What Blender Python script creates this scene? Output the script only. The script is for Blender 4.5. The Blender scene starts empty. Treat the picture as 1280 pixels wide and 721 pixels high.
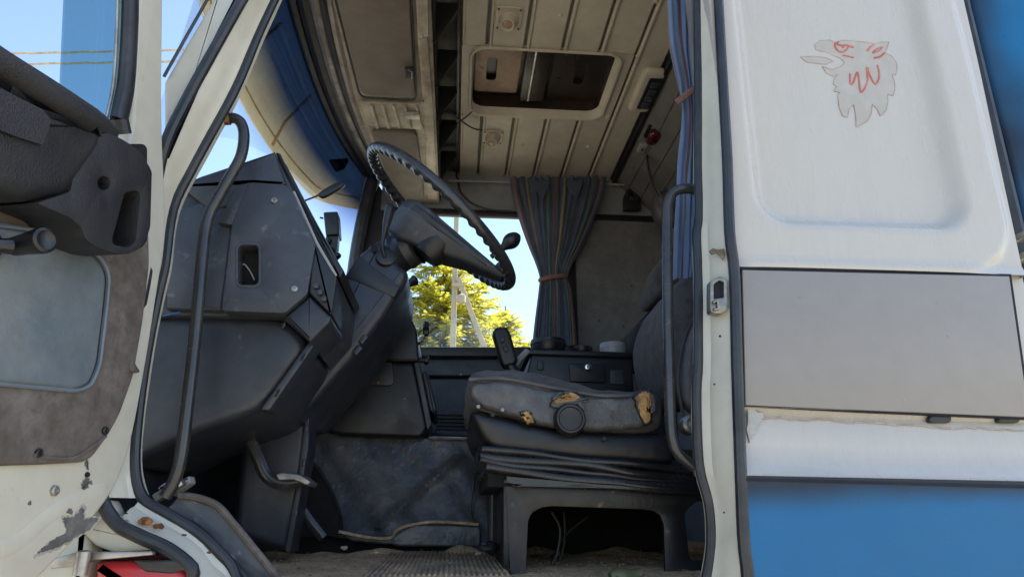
import bpy, bmesh, math, random
from mathutils import Vector, Matrix, noise
R = math.radians
random.seed(7)
sc = bpy.context.scene
COL = sc.collection

# ------------------------------------------------------------------ camera
PITCH, YAW = R(19), R(4.7)
CAM = Vector((0, -1.15, .07))
FPX, PW, PH = 1280 * 24 / 36, 1280, 721
cam_data = bpy.data.cameras.new('camera'); cam_data.lens = 24; cam_data.sensor_width = 36
cam_data.clip_start = .02; cam_data.clip_end = 3000
cam = bpy.data.objects.new('camera', cam_data); COL.objects.link(cam)
cam.location = CAM; cam.rotation_euler = (R(90) + PITCH, 0, -YAW)
sc.camera = cam

# ------------------------------------------------------------------ sky, sun, exposure
SUN_EL, SUN_AZ = R(48), R(62)          # azimuth from +Y towards +X
w = bpy.data.worlds.new('World'); sc.world = w; w.use_nodes = True
nt = w.node_tree; nt.nodes.clear()
sky = nt.nodes.new('ShaderNodeTexSky'); sky.sky_type = 'NISHITA'; sky.sun_disc = False
sky.sun_elevation = SUN_EL; sky.sun_rotation = SUN_AZ; sky.air_density = 1.0; sky.dust_density = 1.0; sky.ozone_density = 1.2
bg = nt.nodes.new('ShaderNodeBackground'); bg.inputs[1].default_value = .15
wo = nt.nodes.new('ShaderNodeOutputWorld')
nt.links.new(sky.outputs[0], bg.inputs[0]); nt.links.new(bg.outputs[0], wo.inputs[0])
sd = bpy.data.lights.new('sun', 'SUN'); sd.energy = 5; sd.angle = R(.53); sd.color = (1, .93, .83)
sun = bpy.data.objects.new('sun', sd); COL.objects.link(sun)
S = Vector((math.sin(SUN_AZ) * math.cos(SUN_EL), math.cos(SUN_AZ) * math.cos(SUN_EL), math.sin(SUN_EL)))
sun.location = S * 30; sun.rotation_euler = (-S).to_track_quat('-Z', 'Y').to_euler()
vs = sc.view_settings; vs.view_transform = 'Standard'; vs.look = 'None'; vs.gamma = 1; vs.use_curve_mapping = False
vs.exposure = 1.35
sc.cycles.use_denoising = True
sc.cycles.max_bounces = 10; sc.cycles.diffuse_bounces = 6; sc.cycles.transparent_max_bounces = 24
sc.cycles.sample_clamp_indirect = 8

# ------------------------------------------------------------------ pixel -> point
_q = cam.rotation_euler.to_matrix()
def ray(px, py): return _q @ Vector(((px - PW / 2) / FPX, (PH / 2 - py) / FPX, -1))
def AY(px, py, y):
    d = ray(px, py); return CAM + d * ((y - CAM.y) / d.y)
def AX(px, py, x):
    d = ray(px, py); return CAM + d * ((x - CAM.x) / d.x)
def AZ(px, py, z):
    d = ray(px, py); return CAM + d * ((z - CAM.z) / d.z)
def AP(px, py, p0, n):
    d = ray(px, py); return CAM + d * ((p0 - CAM).dot(n) / d.dot(n))
def YS(pts, y): return [AY(a, b, y) for a, b in pts]
def ZS(pts, z): return [AZ(a, b, z) for a, b in pts]
V = Vector

# ------------------------------------------------------------------ materials
def lin(h):
    c = [int(h[i:i + 2], 16) / 255 for i in (0, 2, 4)]
    return tuple((x / 12.92 if x <= .04045 else ((x + .055) / 1.055) ** 2.4) for x in c)
MATS = {}
def mat(name, col, rough=.5, metal=0., col2=None, scale=6., lo=.45, hi=.65, var=.12, vscale=30., bump=.0, bscale=150., rvar=.12,
        col3=None, scale3=40., lo3=.6, hi3=.66, spec=.5, stretch=None, coat=0., bump2=0., b2scale=12., sheen=0., transl=None):
    """painted / plastic / fabric surface: base colour, a second tone in large patches, a third in small flecks, fine relief."""
    m = bpy.data.materials.new(name); m.use_nodes = True; t = m.node_tree; N, L = t.nodes, t.links
    b = N['Principled BSDF']; tc = N.new('ShaderNodeTexCoord'); co = tc.outputs['Object']
    if stretch:
        mp = N.new('ShaderNodeMapping'); mp.inputs['Scale'].default_value = stretch; L.new(co, mp.inputs[0]); co = mp.outputs[0]
    def nz(s, d=6., r=.6):
        n = N.new('ShaderNodeTexNoise'); n.inputs['Scale'].default_value = s; n.inputs['Detail'].default_value = d
        n.inputs['Roughness'].default_value = r; L.new(co, n.inputs['Vector']); return n.outputs[0]
    def mr(s, a, c, x, y):
        n = N.new('ShaderNodeMapRange'); n.inputs[1].default_value = a; n.inputs[2].default_value = c
        n.inputs[3].default_value = x; n.inputs[4].default_value = y; L.new(s, n.inputs[0]); return n.outputs[0]
    def mix(f, a, c):
        n = N.new('ShaderNodeMix'); n.data_type = 'RGBA'
        for i, v in ((0, f), (6, a), (7, c)):
            if isinstance(v, (tuple, float)): n.inputs[i].default_value = (*v, 1) if isinstance(v, tuple) else v
            else: L.new(v, n.inputs[i])
        return n.outputs[2]
    c = col
    if col2: c = mix(mr(nz(scale), lo, hi, 0, 1), c, col2)
    if col3: c = mix(mr(nz(scale3, 8, .65), lo3, hi3, 0, 1), c, col3)
    if var:
        h = N.new('ShaderNodeHueSaturation'); L.new(mr(nz(vscale), .3, .7, 1 - var, 1 + var), h.inputs['Value'])
        if isinstance(c, tuple): h.inputs['Color'].default_value = (*c, 1)
        else: L.new(c, h.inputs['Color'])
        c = h.outputs[0]
    if isinstance(c, tuple): b.inputs['Base Color'].default_value = (*c, 1)
    else: L.new(c, b.inputs['Base Color'])
    L.new(mr(nz(14), .3, .7, max(.03, rough - rvar), min(1, rough + rvar)), b.inputs['Roughness'])
    b.inputs['Metallic'].default_value = metal; b.inputs['Specular IOR Level'].default_value = spec
    if coat: b.inputs['Coat Weight'].default_value = coat; b.inputs['Coat Roughness'].default_value = .12
    if sheen: b.inputs['Sheen Weight'].default_value = sheen
    nrm = None
    for s, d in ((bump2, b2scale), (bump, bscale)):
        if s:
            n = N.new('ShaderNodeBump'); n.inputs['Strength'].default_value = s; n.inputs['Distance'].default_value = .01 if d < 60 else .002
            L.new(nz(d, 4), n.inputs['Height'])
            if nrm: L.new(nrm, n.inputs['Normal'])
            nrm = n.outputs[0]
    if nrm: L.new(nrm, b.inputs['Normal'])
    if transl:
        tr = N.new('ShaderNodeBsdfTranslucent'); ms = N.new('ShaderNodeMixShader'); ms.inputs[0].default_value = transl
        if isinstance(c, tuple): tr.inputs[0].default_value = (*c, 1)
        else: L.new(c, tr.inputs[0])
        L.new(b.outputs[0], ms.inputs[1]); L.new(tr.outputs[0], ms.inputs[2]); L.new(ms.outputs[0], N['Material Output'].inputs[0])
    MATS[name] = m; return m
def glass(name, tint, refl=.06, band=None):
    m = bpy.data.materials.new(name); m.use_nodes = True; t = m.node_tree; N, L = t.nodes, t.links; N.remove(N['Principled BSDF'])
    tr = N.new('ShaderNodeBsdfTransparent'); gl = N.new('ShaderNodeBsdfGlossy'); gl.inputs['Roughness'].default_value = .02
    ms = N.new('ShaderNodeMixShader'); lw = N.new('ShaderNodeLayerWeight'); lw.inputs[0].default_value = .5
    pw = N.new('ShaderNodeMath'); pw.operation = 'POWER'; pw.inputs[1].default_value = 4; L.new(lw.outputs['Facing'], pw.inputs[0])
    fr = N.new('ShaderNodeMath'); fr.operation = 'MULTIPLY_ADD'; fr.inputs[1].default_value = .45; fr.inputs[2].default_value = refl * .5; L.new(pw.outputs[0], fr.inputs[0])
    L.new(fr.outputs[0], ms.inputs[0]); L.new(tr.outputs[0], ms.inputs[1]); L.new(gl.outputs[0], ms.inputs[2])
    tr.inputs[0].default_value = (*tint, 1)
    if band:                                   # the tinted shade band along the top of a windscreen
        uv = N.new('ShaderNodeUVMap'); sp = N.new('ShaderNodeSeparateXYZ'); rp = N.new('ShaderNodeValToRGB')
        L.new(uv.outputs[0], sp.inputs[0]); L.new(sp.outputs[1], rp.inputs[0]); L.new(rp.outputs[0], tr.inputs[0])
        rp.color_ramp.elements[0].position = band[0]; rp.color_ramp.elements[0].color = (*tint, 1)
        rp.color_ramp.elements[1].position = band[1]; rp.color_ramp.elements[1].color = (*band[2], 1)
    L.new(ms.outputs[0], N['Material Output'].inputs[0]); return m

cream = mat('cream_paint', (.52, .505, .43), .38, col2=(.47, .455, .38), scale=3, col3=(.30, .22, .13), scale3=26, lo3=.68, hi3=.74, var=.05, bump=.05, bscale=60)
white = mat('white_paint', (.455, .437, .40), .3, col2=(.435, .417, .38), lo=.42, hi=.8, stretch=(3, 1, .55), scale=3, col3=(.42, .41, .38), scale3=90, lo3=.80, hi3=.83, var=.02, bump=.02, bscale=40, coat=.3)
silver = mat('silver_paint', (.262, .250, .240), .62, metal=.0, spec=.3, col2=(.252, .2405, .2305), scale=2.5, lo=.4, hi=.8, col3=(.55, .55, .55), scale3=45, lo3=.76, hi3=.78, var=.03, coat=.2)
blue = mat('blue_paint', (.015, .13, .30), .28, col2=(.013, .115, .27), scale=2, col3=(.30, .38, .45), scale3=70, lo3=.78, hi3=.80, var=.05, coat=.5)
tape = mat('dark_tape', (.008, .008, .018), .6, spec=.3)
rubber = mat('black_rubber', (.014, .016, .02), .42, col2=(.028, .03, .034), scale=9, var=.2, vscale=60, bump=.25, bscale=220)
dashp = mat('dash_plastic', (.031, .036, .047), .44, col2=(.046, .051, .062), scale=5, col3=(.12, .125, .135), scale3=34, lo3=.60, hi3=.78, var=.2, vscale=22, bump=.25, bscale=420)
dashl = mat('dash_lower_plastic', (.017, .021, .031), .42, col2=(.03, .035, .046), scale=5, col3=(.12, .11, .10), scale3=40, lo3=.66, hi3=.74, var=.2, bump=.2, bscale=380)
blackp = mat('black_plastic', (.010, .0105, .013), .42, var=.2, col3=(.07, .07, .07), scale3=60, lo3=.68, hi3=.76, bump=.15, bscale=400)
hole = mat('dark_void', (.006, .006, .007), .9)
leath = mat('grained_plastic', (.015, .0155, .018), .45, col2=(.021, .021, .024), scale=7, var=.15, bump=.55, bscale=380)
felt = mat('worn_felt', (.105, .09, .08), .95, col2=(.165, .15, .14), scale=15, lo=.4, hi=.75, col3=(.06, .05, .045), scale3=30, lo3=.56, hi3=.75, var=.25, vscale=45, bump=.6, bscale=300, spec=.15)
vinyl = mat('blue_grey_vinyl', (.115, .145, .17), .5, col2=(.16, .18, .19), scale=5, col3=(.28, .27, .25), scale3=18, lo3=.62, hi3=.85, var=.12, bump=.35, bscale=260, bump2=.25, b2scale=14)
vinyle = mat('blue_piping', (.13, .17, .22), .5, var=.1)
steel = mat('bare_steel', (.38, .37, .35), .42, metal=.8, col2=(.22, .2, .17), scale=20, var=.2)
handlem = mat('worn_black_tube', (.022, .022, .024), .22, col2=(.04, .038, .037), scale=7, col3=(.20, .17, .14), scale3=22, lo3=.66, hi3=.74, var=.2, bump=.1)
rust = mat('rust', (.13, .05, .022), .9, col2=(.05, .024, .016), scale=18, col3=(.38, .17, .05), scale3=50, lo3=.52, hi3=.62, var=.3, bump=.7, bscale=160)
roofm = mat('roof_lining', (.54, .485, .39), .5, col2=(.46, .41, .33), scale=4, col3=(.24, .2, .15), scale3=35, lo3=.66, hi3=.8, var=.06, bump=.2, bscale=300)
rearm = mat('rear_lining', (.13, .125, .12), .7, col2=(.10, .097, .095), scale=5, var=.1, bump=.2, bscale=300)
consm = mat('console_plastic', (.125, .106, .088), .6, col2=(.10, .086, .073), scale=4, col3=(.34, .3, .25), scale3=45, lo3=.7, hi3=.74, var=.08, bump=.25, bscale=320)
consd = mat('console_metal', (.36, .32, .26), .5, metal=.35, col2=(.24, .2, .16), scale=12, col3=(.10, .08, .06), scale3=30, lo3=.63, hi3=.72, var=.15, bump=.2, bscale=200)
railm = mat('header_rail', (.30, .28, .25), .45, metal=.5, col2=(.16, .15, .14), scale=10, var=.15)
bluer = mat('blue_grey_liner', (.20, .21, .225), .7, col2=(.24, .25, .26), scale=4, var=.1, bump=.3, bscale=240)
board = mat('grey_wall_board', (.135, .135, .14), .85, col2=(.17, .168, .165), scale=4, col3=(.09, .085, .08), scale3=22, lo3=.58, hi3=.8, var=.12, bump=.4, bscale=280, spec=.2)
fabric = mat('seat_velour', (.055, .056, .063), .95, col2=(.088, .087, .092), scale=6, col3=(.055, .054, .056), scale3=30, lo3=.5, hi3=.7, var=.25, vscale=60, bump=.6, bscale=350, spec=.15, sheen=.1)
seatv = mat('seat_vinyl', (.06, .062, .068), .42, col2=(.10, .10, .10), scale=9, col3=(.22, .21, .2), scale3=30, lo3=.62, hi3=.8, var=.2, bump=.8, bscale=260, bump2=.3, b2scale=28)
foam = mat('foam', (.42, .26, .11), .95, col2=(.25, .14, .06), scale=40, var=.3, bump=1, bscale=180, bump2=.7, b2scale=50, spec=.1)
bellow = mat('bellows_rubber', (.010, .010, .012), .24, col2=(.018, .018, .02), scale=12, var=.2, bump=.15, bscale=150)
basem = mat('seat_base_paint', (.009, .0095, .011), .42, col2=(.014, .014, .015), scale=8, col3=(.12, .085, .065), scale3=30, lo3=.6, hi3=.7, var=.25, bump=.3, bscale=120)
tunm = mat('tunnel_vinyl', (.06, .066, .076), .36, col2=(.14, .138, .134), scale=5, col3=(.20, .16, .12), scale3=16, lo3=.56, hi3=.78, var=.2, vscale=25, bump=.3, bscale=260, bump2=.9, b2scale=11)
sand = mat('dirty_floor', (.58, .39, .235), .95, col2=(.38, .25, .15), scale=9, lo=.4, hi=.66, col3=(.58, .48, .36), scale3=60, lo3=.55, hi3=.7, var=.3, vscale=80, bump=1, bscale=220, bump2=.6, b2scale=40, spec=.1)
matm = mat('ribbed_mat', (.25, .175, .115), .9, col2=(.48, .33, .2), lo=.4, hi=.6, scale=12, var=.3, bump=.6)
redp = mat('red_paint', (.40, .012, .016), .35, col2=(.32, .012, .014), scale=4, col3=(.05, .03, .03), scale3=18, lo3=.58, hi3=.66, var=.1, coat=.3)
visorm = mat('visor_plastic', (.88, .78, .57), .5, col2=(.84, .73, .52), scale=4, var=.06, transl=.8)
greyp = mat('grey_plastic', (.28, .285, .29), .5, var=.1, bump=.2)
lens = mat('lamp_lens', (.35, .26, .17), .25, var=.1, coat=.5)
redl = mat('red_lens', (.07, .004, .006), .2, var=.2, coat=.6)
cloth_band = mat('rust_coloured_ribbon', (.20, .10, .085), .9, var=.2, bump=.4)
cablem = mat('cable', (.012, .012, .012), .5)
cablew = mat('pale_cable', (.32, .31, .29), .6)
cabler = mat('red_cable', (.22, .03, .025), .5)
polem = mat('concrete_pole', (.42, .37, .29), .9, col2=(.34, .3, .23), scale=1.5, var=.15, bump=.3, bscale=40)
wirem = mat('aluminium_wire', (.42, .36, .27), .6, var=.3, vscale=4)
bark = mat('bark', (.10, .07, .05), .95, var=.3, bump=.8, bscale=30)
needle = mat('spruce_needles', (.52, .47, .05), .7, col2=(.58, .52, .055), scale=.9, col3=(.38, .38, .04), scale3=4, lo3=.5, hi3=.6, var=.35, vscale=3, transl=.65, spec=.2)
ground_m = mat('pale_sandy_gravel', (.42, .365, .28), .95, col2=(.33, .29, .19), scale=.25, col3=(.38, .33, .25), scale3=3, var=.25, bump=.5, bscale=20)
emb_fill = mat('emblem_cream', (.385, .365, .325), .5, col2=(.40, .385, .355), scale=30, var=.04)
emb_red = mat('emblem_faded_red', (.45, .10, .08), .6, col2=(.50, .2, .16), scale=30, var=.1)
emb_line = mat('emblem_outline', (.36, .26, .24), .6, col2=(.48, .44, .42), scale=40, var=.2)
gls = glass('clear_glass', (.94, .97, .96)); glt = glass('tinted_glass', (.52, .66, .70))
glw = glass('windscreen_glass', (.93, .96, .97), band=(.58, .84, (.018, .05, .20)))

# ------------------------------------------------------------------ mesh helpers
def spl(pts, k=6, closed=False):
    """Catmull-Rom through the points (they may carry any number of components)."""
    P = [list(p) for p in pts]; n = len(P); out = []
    for i in range(n if closed else n - 1):
        g = (lambda j: P[j % n]) if closed else (lambda j: P[max(0, min(n - 1, j))])
        a, b, c, d = g(i - 1), g(i), g(i + 1), g(i + 2)
        for s in range(k):
            t = s / k
            out.append([.5 * (2 * b[q] + (c[q] - a[q]) * t + (2 * a[q] - 5 * b[q] + 4 * c[q] - d[q]) * t * t + (3 * b[q] - a[q] - 3 * c[q] + d[q]) * t ** 3) for q in range(len(b))])
    if not closed: out.append(P[-1])
    return out
def spv(pts, k=6, closed=False): return [V(p) for p in spl(pts, k, closed)]
def BM(): return bmesh.new()
def prism(bm, pts, vec):
    a = [bm.verts.new(p) for p in pts]; b = [bm.verts.new(p + vec) for p in pts]; n = len(a)
    bm.faces.new(a); bm.faces.new(b[::-1])
    for i in range(n): bm.faces.new((a[i], b[i], b[(i + 1) % n], a[(i + 1) % n]))
def plate_hole(bm, outer, holes, vec):
    ed = []
    for lp in [outer] + holes:
        vs_ = [bm.verts.new(p) for p in lp]
        ed += [bm.edges.new((vs_[i], vs_[(i + 1) % len(vs_)])) for i in range(len(vs_))]
    r = bmesh.ops.triangle_fill(bm, edges=ed, use_beauty=True, use_dissolve=False)
    fs = [g for g in r['geom'] if isinstance(g, bmesh.types.BMFace)]
    e = bmesh.ops.extrude_face_region(bm, geom=fs)
    bmesh.ops.translate(bm, verts=[g for g in e['geom'] if isinstance(g, bmesh.types.BMVert)], vec=vec)
    # the first faces stay as the front
def pillow(bm, pts, vec, r, n=4, back=True, cap=True):
    """outline swept along vec with rounded front (and back) edges."""
    c = sum(pts, V((0, 0, 0))) / len(pts); d = vec.normalized(); m = len(pts)
    area = sum((pts[i] - c).cross(pts[(i + 1) % m] - c).dot(d) for i in range(m))
    s = 1 if area > 0 else -1
    off = []
    for i in range(m):
        e1 = (pts[i] - pts[i - 1]); e2 = (pts[(i + 1) % m] - pts[i])
        e1 = e1.normalized() if e1.length > 1e-7 else e2.normalized(); e2 = e2.normalized() if e2.length > 1e-7 else e1
        n1, n2 = d.cross(e1) * s, d.cross(e2) * s; q = n1 + n2
        if q.length < .3: q = n1
        q.normalize(); off.append(q / max(.5, q.dot(n1)))
    L = vec.length; rings = []
    st = [(r * (1 - math.cos(a)), r * (1 - math.sin(a))) for a in [math.pi / 2 * k / n for k in range(n + 1)]]
    for (dz, ins) in st: rings.append([pts[i] + d * dz + off[i] * ins for i in range(m)])
    if back:
        for (dz, ins) in st[::-1]: rings.append([pts[i] + d * (L - dz) + off[i] * ins for i in range(m)])
    else: rings.append([pts[i] + vec for i in range(m)])
    loft(bm, rings, True, cap)
def loft(bm, rings, closed=False, cap=False, uv=None):
    vv = [[bm.verts.new(p) for p in r] for r in rings]; m = len(rings[0])
    fs = []
    for a, b in zip(vv, vv[1:]):
        for i in range(m if closed else m - 1):
            j = (i + 1) % m
            try: fs.append(bm.faces.new((a[i], a[j], b[j], b[i])))
            except ValueError: pass
    if cap:
        for q in (vv[0][::-1], vv[-1]):
            try: bm.faces.new(q)
            except ValueError: pass
    if uv:
        l = bm.loops.layers.uv.verify(); ix = {}
        for j, r in enumerate(vv):
            for i, v in enumerate(r): ix[v] = (i / (m - 1), j / (len(vv) - 1))
        for f in fs:
            for lp in f.loops: lp[l].uv = ix[lp.vert]
def tube(bm, pts, r, n=10, closed=False, cap=True, flat=None):
    """round tube along pts; r a number or one per point; flat=(vector, factor) squashes it along a direction."""
    m = len(pts); rs = r if isinstance(r, (list, tuple)) else [r] * m
    t0 = (pts[1] - pts[0]).normalized(); u = t0.orthogonal().normalized(); rings = []
    for i in range(m):
        a = pts[(i - 1) % m] if closed or i else pts[i]; b = pts[(i + 1) % m] if closed or i < m - 1 else pts[i]
        t = (b - a).normalized(); u = (u - t * u.dot(t)).normalized(); w_ = t.cross(u); ring = []
        for k in range(n):
            q = 2 * math.pi * k / n; o = (u * math.cos(q) + w_ * math.sin(q)) * rs[i]
            if flat: o = o - flat[0] * (o.dot(flat[0]) * (1 - flat[1]))
            ring.append(pts[i] + o)
        rings.append(ring)
    if closed: rings.append(rings[0])
    loft(bm, rings, True, cap and not closed)
    if closed: bmesh.ops.remove_doubles(bm, verts=bm.verts, dist=1e-6)
def lathe(bm, p, ax, prof, n=24):
    ax = ax.normalized(); u = ax.orthogonal().normalized(); w_ = ax.cross(u)
    loft(bm, [[p + ax * t + (u * math.cos(2 * math.pi * k / n) + w_ * math.sin(2 * math.pi * k / n)) * max(r, 1e-4) for k in range(n)] for t, r in prof], True, True)
def box(bm, c, size, rot=None):
    m = Matrix.Translation(V(c)) @ (rot.to_4x4() if rot else Matrix()) @ Matrix.Diagonal((*size, 1)); bmesh.ops.create_cube(bm, size=1, matrix=m)
def slab(bm, x0, x1, y0, y1, z0, z1): box(bm, ((x0 + x1) / 2, (y0 + y1) / 2, (z0 + z1) / 2), (abs(x1 - x0), abs(y1 - y0), abs(z1 - z0)))
def rrect(x0, y0, x1, y1, r, k=5):
    o = []
    for cx, cy, a in ((x1 - r, y1 - r, 0), (x0 + r, y1 - r, 90), (x0 + r, y0 + r, 180), (x1 - r, y0 + r, 270)):
        for i in range(k + 1):
            q = R(a + 90 * i / k); o.append((cx + r * math.cos(q), cy + r * math.sin(q)))
    return o
def rpoly(pts, r, k=4):
    """2-D polygon with rounded corners."""
    o = []; n = len(pts)
    for i in range(n):
        p = V(pts[i]).to_2d() if len(pts[i]) == 3 else V(pts[i]); a = V(pts[i - 1]); b = V(pts[(i + 1) % n])
        ri = min(r, (a - p).length * .45, (b - p).length * .45)
        s, e = p + (a - p).normalized() * ri, p + (b - p).normalized() * ri
        for j in range(k + 1):
            t = j / k; o.append(tuple(s * (1 - t) ** 2 + p * 2 * t * (1 - t) + e * t * t))
    return o
def wob(bm, amp, s, seed=0.):
    for v in bm.verts: v.co += noise.noise_vector(v.co * s + V((seed, seed * 2, 0))) * amp
def fin(name, bm, m, parent=None, bevel=0., seg=2, ang=35, smooth=True, label=None, mods=None):
    bmesh.ops.recalc_face_normals(bm, faces=bm.faces)
    if bevel:
        es = [e for e in bm.edges if len(e.link_faces) == 2 and e.calc_face_angle(0) > R(30)]
        bmesh.ops.bevel(bm, geom=es, offset=bevel, segments=seg, profile=.5, affect='EDGES', clamp_overlap=True)
    o0 = V((0, 0, 0))
    if parent is not None:
        p = parent
        while p.parent: p = p.parent
        o0 = V(p['_o'])
        if parent.type == 'MESH' and not parent.parent: o0 = V(parent['_o'])
    else:
        zs = [v.co for v in bm.verts]
        o0 = V(((min(v.x for v in zs) + max(v.x for v in zs)) / 2, (min(v.y for v in zs) + max(v.y for v in zs)) / 2, min(v.z for v in zs)))
    bmesh.ops.translate(bm, verts=bm.verts, vec=-o0)
    me = bpy.data.meshes.new(name); bm.to_mesh(me); bm.free()
    if smooth:
        me.polygons.foreach_set('use_smooth', [True] * len(me.polygons)); me.set_sharp_from_angle(angle=R(ang))
    me.materials.append(m); o = bpy.data.objects.new(name, me); COL.objects.link(o)
    if parent is not None: o.parent = parent
    else: o.location = o0; o['_o'] = tuple(o0)
    if label: o['label'] = label
    return o
def thing(name, loc, label, cat, group=None):
    o = bpy.data.objects.new(name, None); COL.objects.link(o); o.location = loc; o.empty_display_size = .05
    o['_o'] = tuple(loc); o['label'] = label; o['category'] = cat
    if group: o['group'] = group
    return o
def tag(o, label, cat, group=None, kind=None):
    if label: o['label'] = label
    if cat: o['category'] = cat
    if group: o['group'] = group
    if kind: o['kind'] = kind
    return o
def screw(p, ax, r, parent, m=None, name='screw'):
    b = BM(); lathe(b, p, ax, [(-.001, r), (r * .35, r), (r * .6, r * .75), (r * .6, r * .45), (r * .3, r * .3)], 12); return fin(name, b, m or steel, parent)
OUT = V((0, -1, 0)); IN = V((0, 1, 0)); UP = V((0, 0, 1)); XP = V((1, 0, 0))
def ypillow(name, px, y, depth, r, m, parent, smoothk=0, corner=0, label=None, n=4):
    pts = px
    if corner: pts = rpoly(px, corner)
    if smoothk: pts = spl(px, smoothk, True)
    b = BM(); pillow(b, YS(pts, y), IN * depth, r, n); return fin(name, b, m, parent, label=label)

# ================================================================== ground
b = BM(); n = 40
vv = [[b.verts.new((-400 + 800 * i / n, -400 + 800 * j / n, -1.38)) for i in range(n + 1)] for j in range(n + 1)]
for j in range(n):
    for i in range(n): b.faces.new((vv[j][i], vv[j][i + 1], vv[j + 1][i + 1], vv[j + 1][i]))
tag(fin('ground', b, ground_m), None, None, kind='structure')

# ================================================================== truck cab shell
ZR = 1.85; YF = 2.15
cab = thing('truck_cab', (.3, 1.07, -.3), 'white truck cab with silver and blue side panels and open driver doorway', 'truck cab')
# --- side panel: pressed sheet with a recess
def sdr(x, z, cx, cz, hx, hz, r):
    qx, qz = abs(x - cx) - hx + r, abs(z - cz) - hz + r
    return math.hypot(max(qx, 0), max(qz, 0)) + min(max(qx, qz), 0) - r
def sst(a, c, x):
    t = max(0, min(1, (x - a) / (c - a))); return t * t * (3 - 2 * t)
def side_depth(x, z):
    sl = (x - .84) - (x - .84)                              # the recess follows the panel
    xs = x - .02 * (z - .85)
    d = .028 * (1 - sst(-.042, -.006, sdr(xs, z, .792, 1.40, .232, .80, .085)))
    d += .008 * sst(.0, .016, sdr(xs, z, .775, 1.40, .305, .865, .11))
    d -= .010 * (1 - sst(.522, .545, z))
    return d + .006 * ((x - .8) / .35) ** 2 + .03 * max(0, (z - 1.0)) ** 2
b = BM(); NX, NZ = 96, 190; x0, x1, z0, z1 = .515, 1.125, .523, 1.93
g = []
for j in range(NZ + 1):
    z = z0 + (z1 - z0) * j / NZ; row = []
    for i in range(NX + 1):
        xl = .515 + .012 * max(0, z - .52); xr = 1.095 + .045 * (z - .52)
        x = xl + (xr - xl) * i / NX
        row.append(b.verts.new((x, side_depth(x, z) + noise.noise(V((x * 4, z * 4, 0))) * .0012, z)))
    g.append(row)
for j in range(NZ):
    for i in range(NX): b.faces.new((g[j][i], g[j][i + 1], g[j + 1][i + 1], g[j + 1][i]))
for j in range(NZ):                                        # folded rear and front edges
    for i, dx in ((0, 0), (NX, .0)):
        p, q = g[j][i], g[j + 1][i]
        b.faces.new((p, q, b.verts.new(q.co + V((dx, .05, 0))), b.verts.new(p.co + V((dx, .05, 0)))))
bmesh.ops.remove_doubles(b, verts=b.verts, dist=1e-5)
side = fin('side_panel', b, white, cab, ang=50)
# --- silver panel with dark pinstripe border
sq = [(928, 337), (1262, 345), (1287, 521), (932, 506)]
b = BM(); prism(b, YS([(926, 334.5), (1264, 342.5), (1290, 524), (930, 508.5)], .001), IN * .01); fin('pinstripe', b, tape, cab)
b = BM(); slab(b, .51, 1.10, .022, .04, .24, .535); fin('panel_backing', b, white, cab)
b = BM(); prism(b, YS(sq, -.003), IN * .01); fin('silver_panel', b, silver, cab, bevel=.002, label='plain silver grey band below the emblem')
# --- lower white band: profile swept along x
prof = [(.00, .262), (.012, .258), (.02, .250), (.016, .243), (.012, .20), (.010, .175), (.0, .160), (-.012, .148), (-.014, .146), (-.0, .143)]
b = BM(); ring = []
for i in range(25):
    x = .482 + .635 * i / 24; dz = -.0085 * (x - .5) / .6
    ring.append([V((x, y + (noise.noise(V((x * 9, z * 20, 3))) * .003 if .17 < z < .25 else 0), z + dz)) for y, z in prof])
loft(b, ring); band = fin('lower_band', b, white, cab)
b = BM(); prism(b, YS([(933, 597), (1290, 606), (1290, 610), (933, 600)], -.0145), IN * .01); fin('pinstripe', b, tape, cab)
for px in (1176, 1262):
    b = BM(); pillow(b, YS(rrect(px - 14, 518, px + 14, 528, 4), .006), IN * .012, .003); fin('clip', b, rubber, cab)
cq = [(936, 519), (950, 523), (975, 522), (1000, 525), (1030, 523), (1062, 529), (1075, 527), (1110, 530), (1150, 531), (1180, 535), (1220, 534), (1250, 537), (1295, 538)]
b = BM(); tube(b, [V((p.x, .0135, p.z)) for p in [AY(a, c + random.uniform(-1, 1), .0135) for a, c in spl(cq, 5)]], .0011, 6); fin('paint_crack', b, emb_line, band)
b = BM(); prism(b, YS([(a + random.uniform(-1.5, 1.5), c + random.uniform(-1.5, 1.5)) for a, c in spl([(935, 512), (945, 514), (955, 520), (948, 530), (942, 545), (936, 550)], 5, True)], .008), IN * .004); fin('bare_patch', b, mat('bare_patch', (.34, .35, .34), .7, col2=(.42, .41, .39), scale=40, var=.2), band, smooth=False)
for px, py in ((1185, 420), (1130, 500), (1000, 372), (1172, 378), (943, 612), (1062, 690)):
    b = BM(); lathe(b, AY(px, py, -.0035 if py > 330 else .0), OUT, [(-.03 if py < 330 else -.01, .0011), (.0005, .0011), (.0008, .0004)], 8); fin('stone_chip', b, emb_line, cab)
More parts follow.
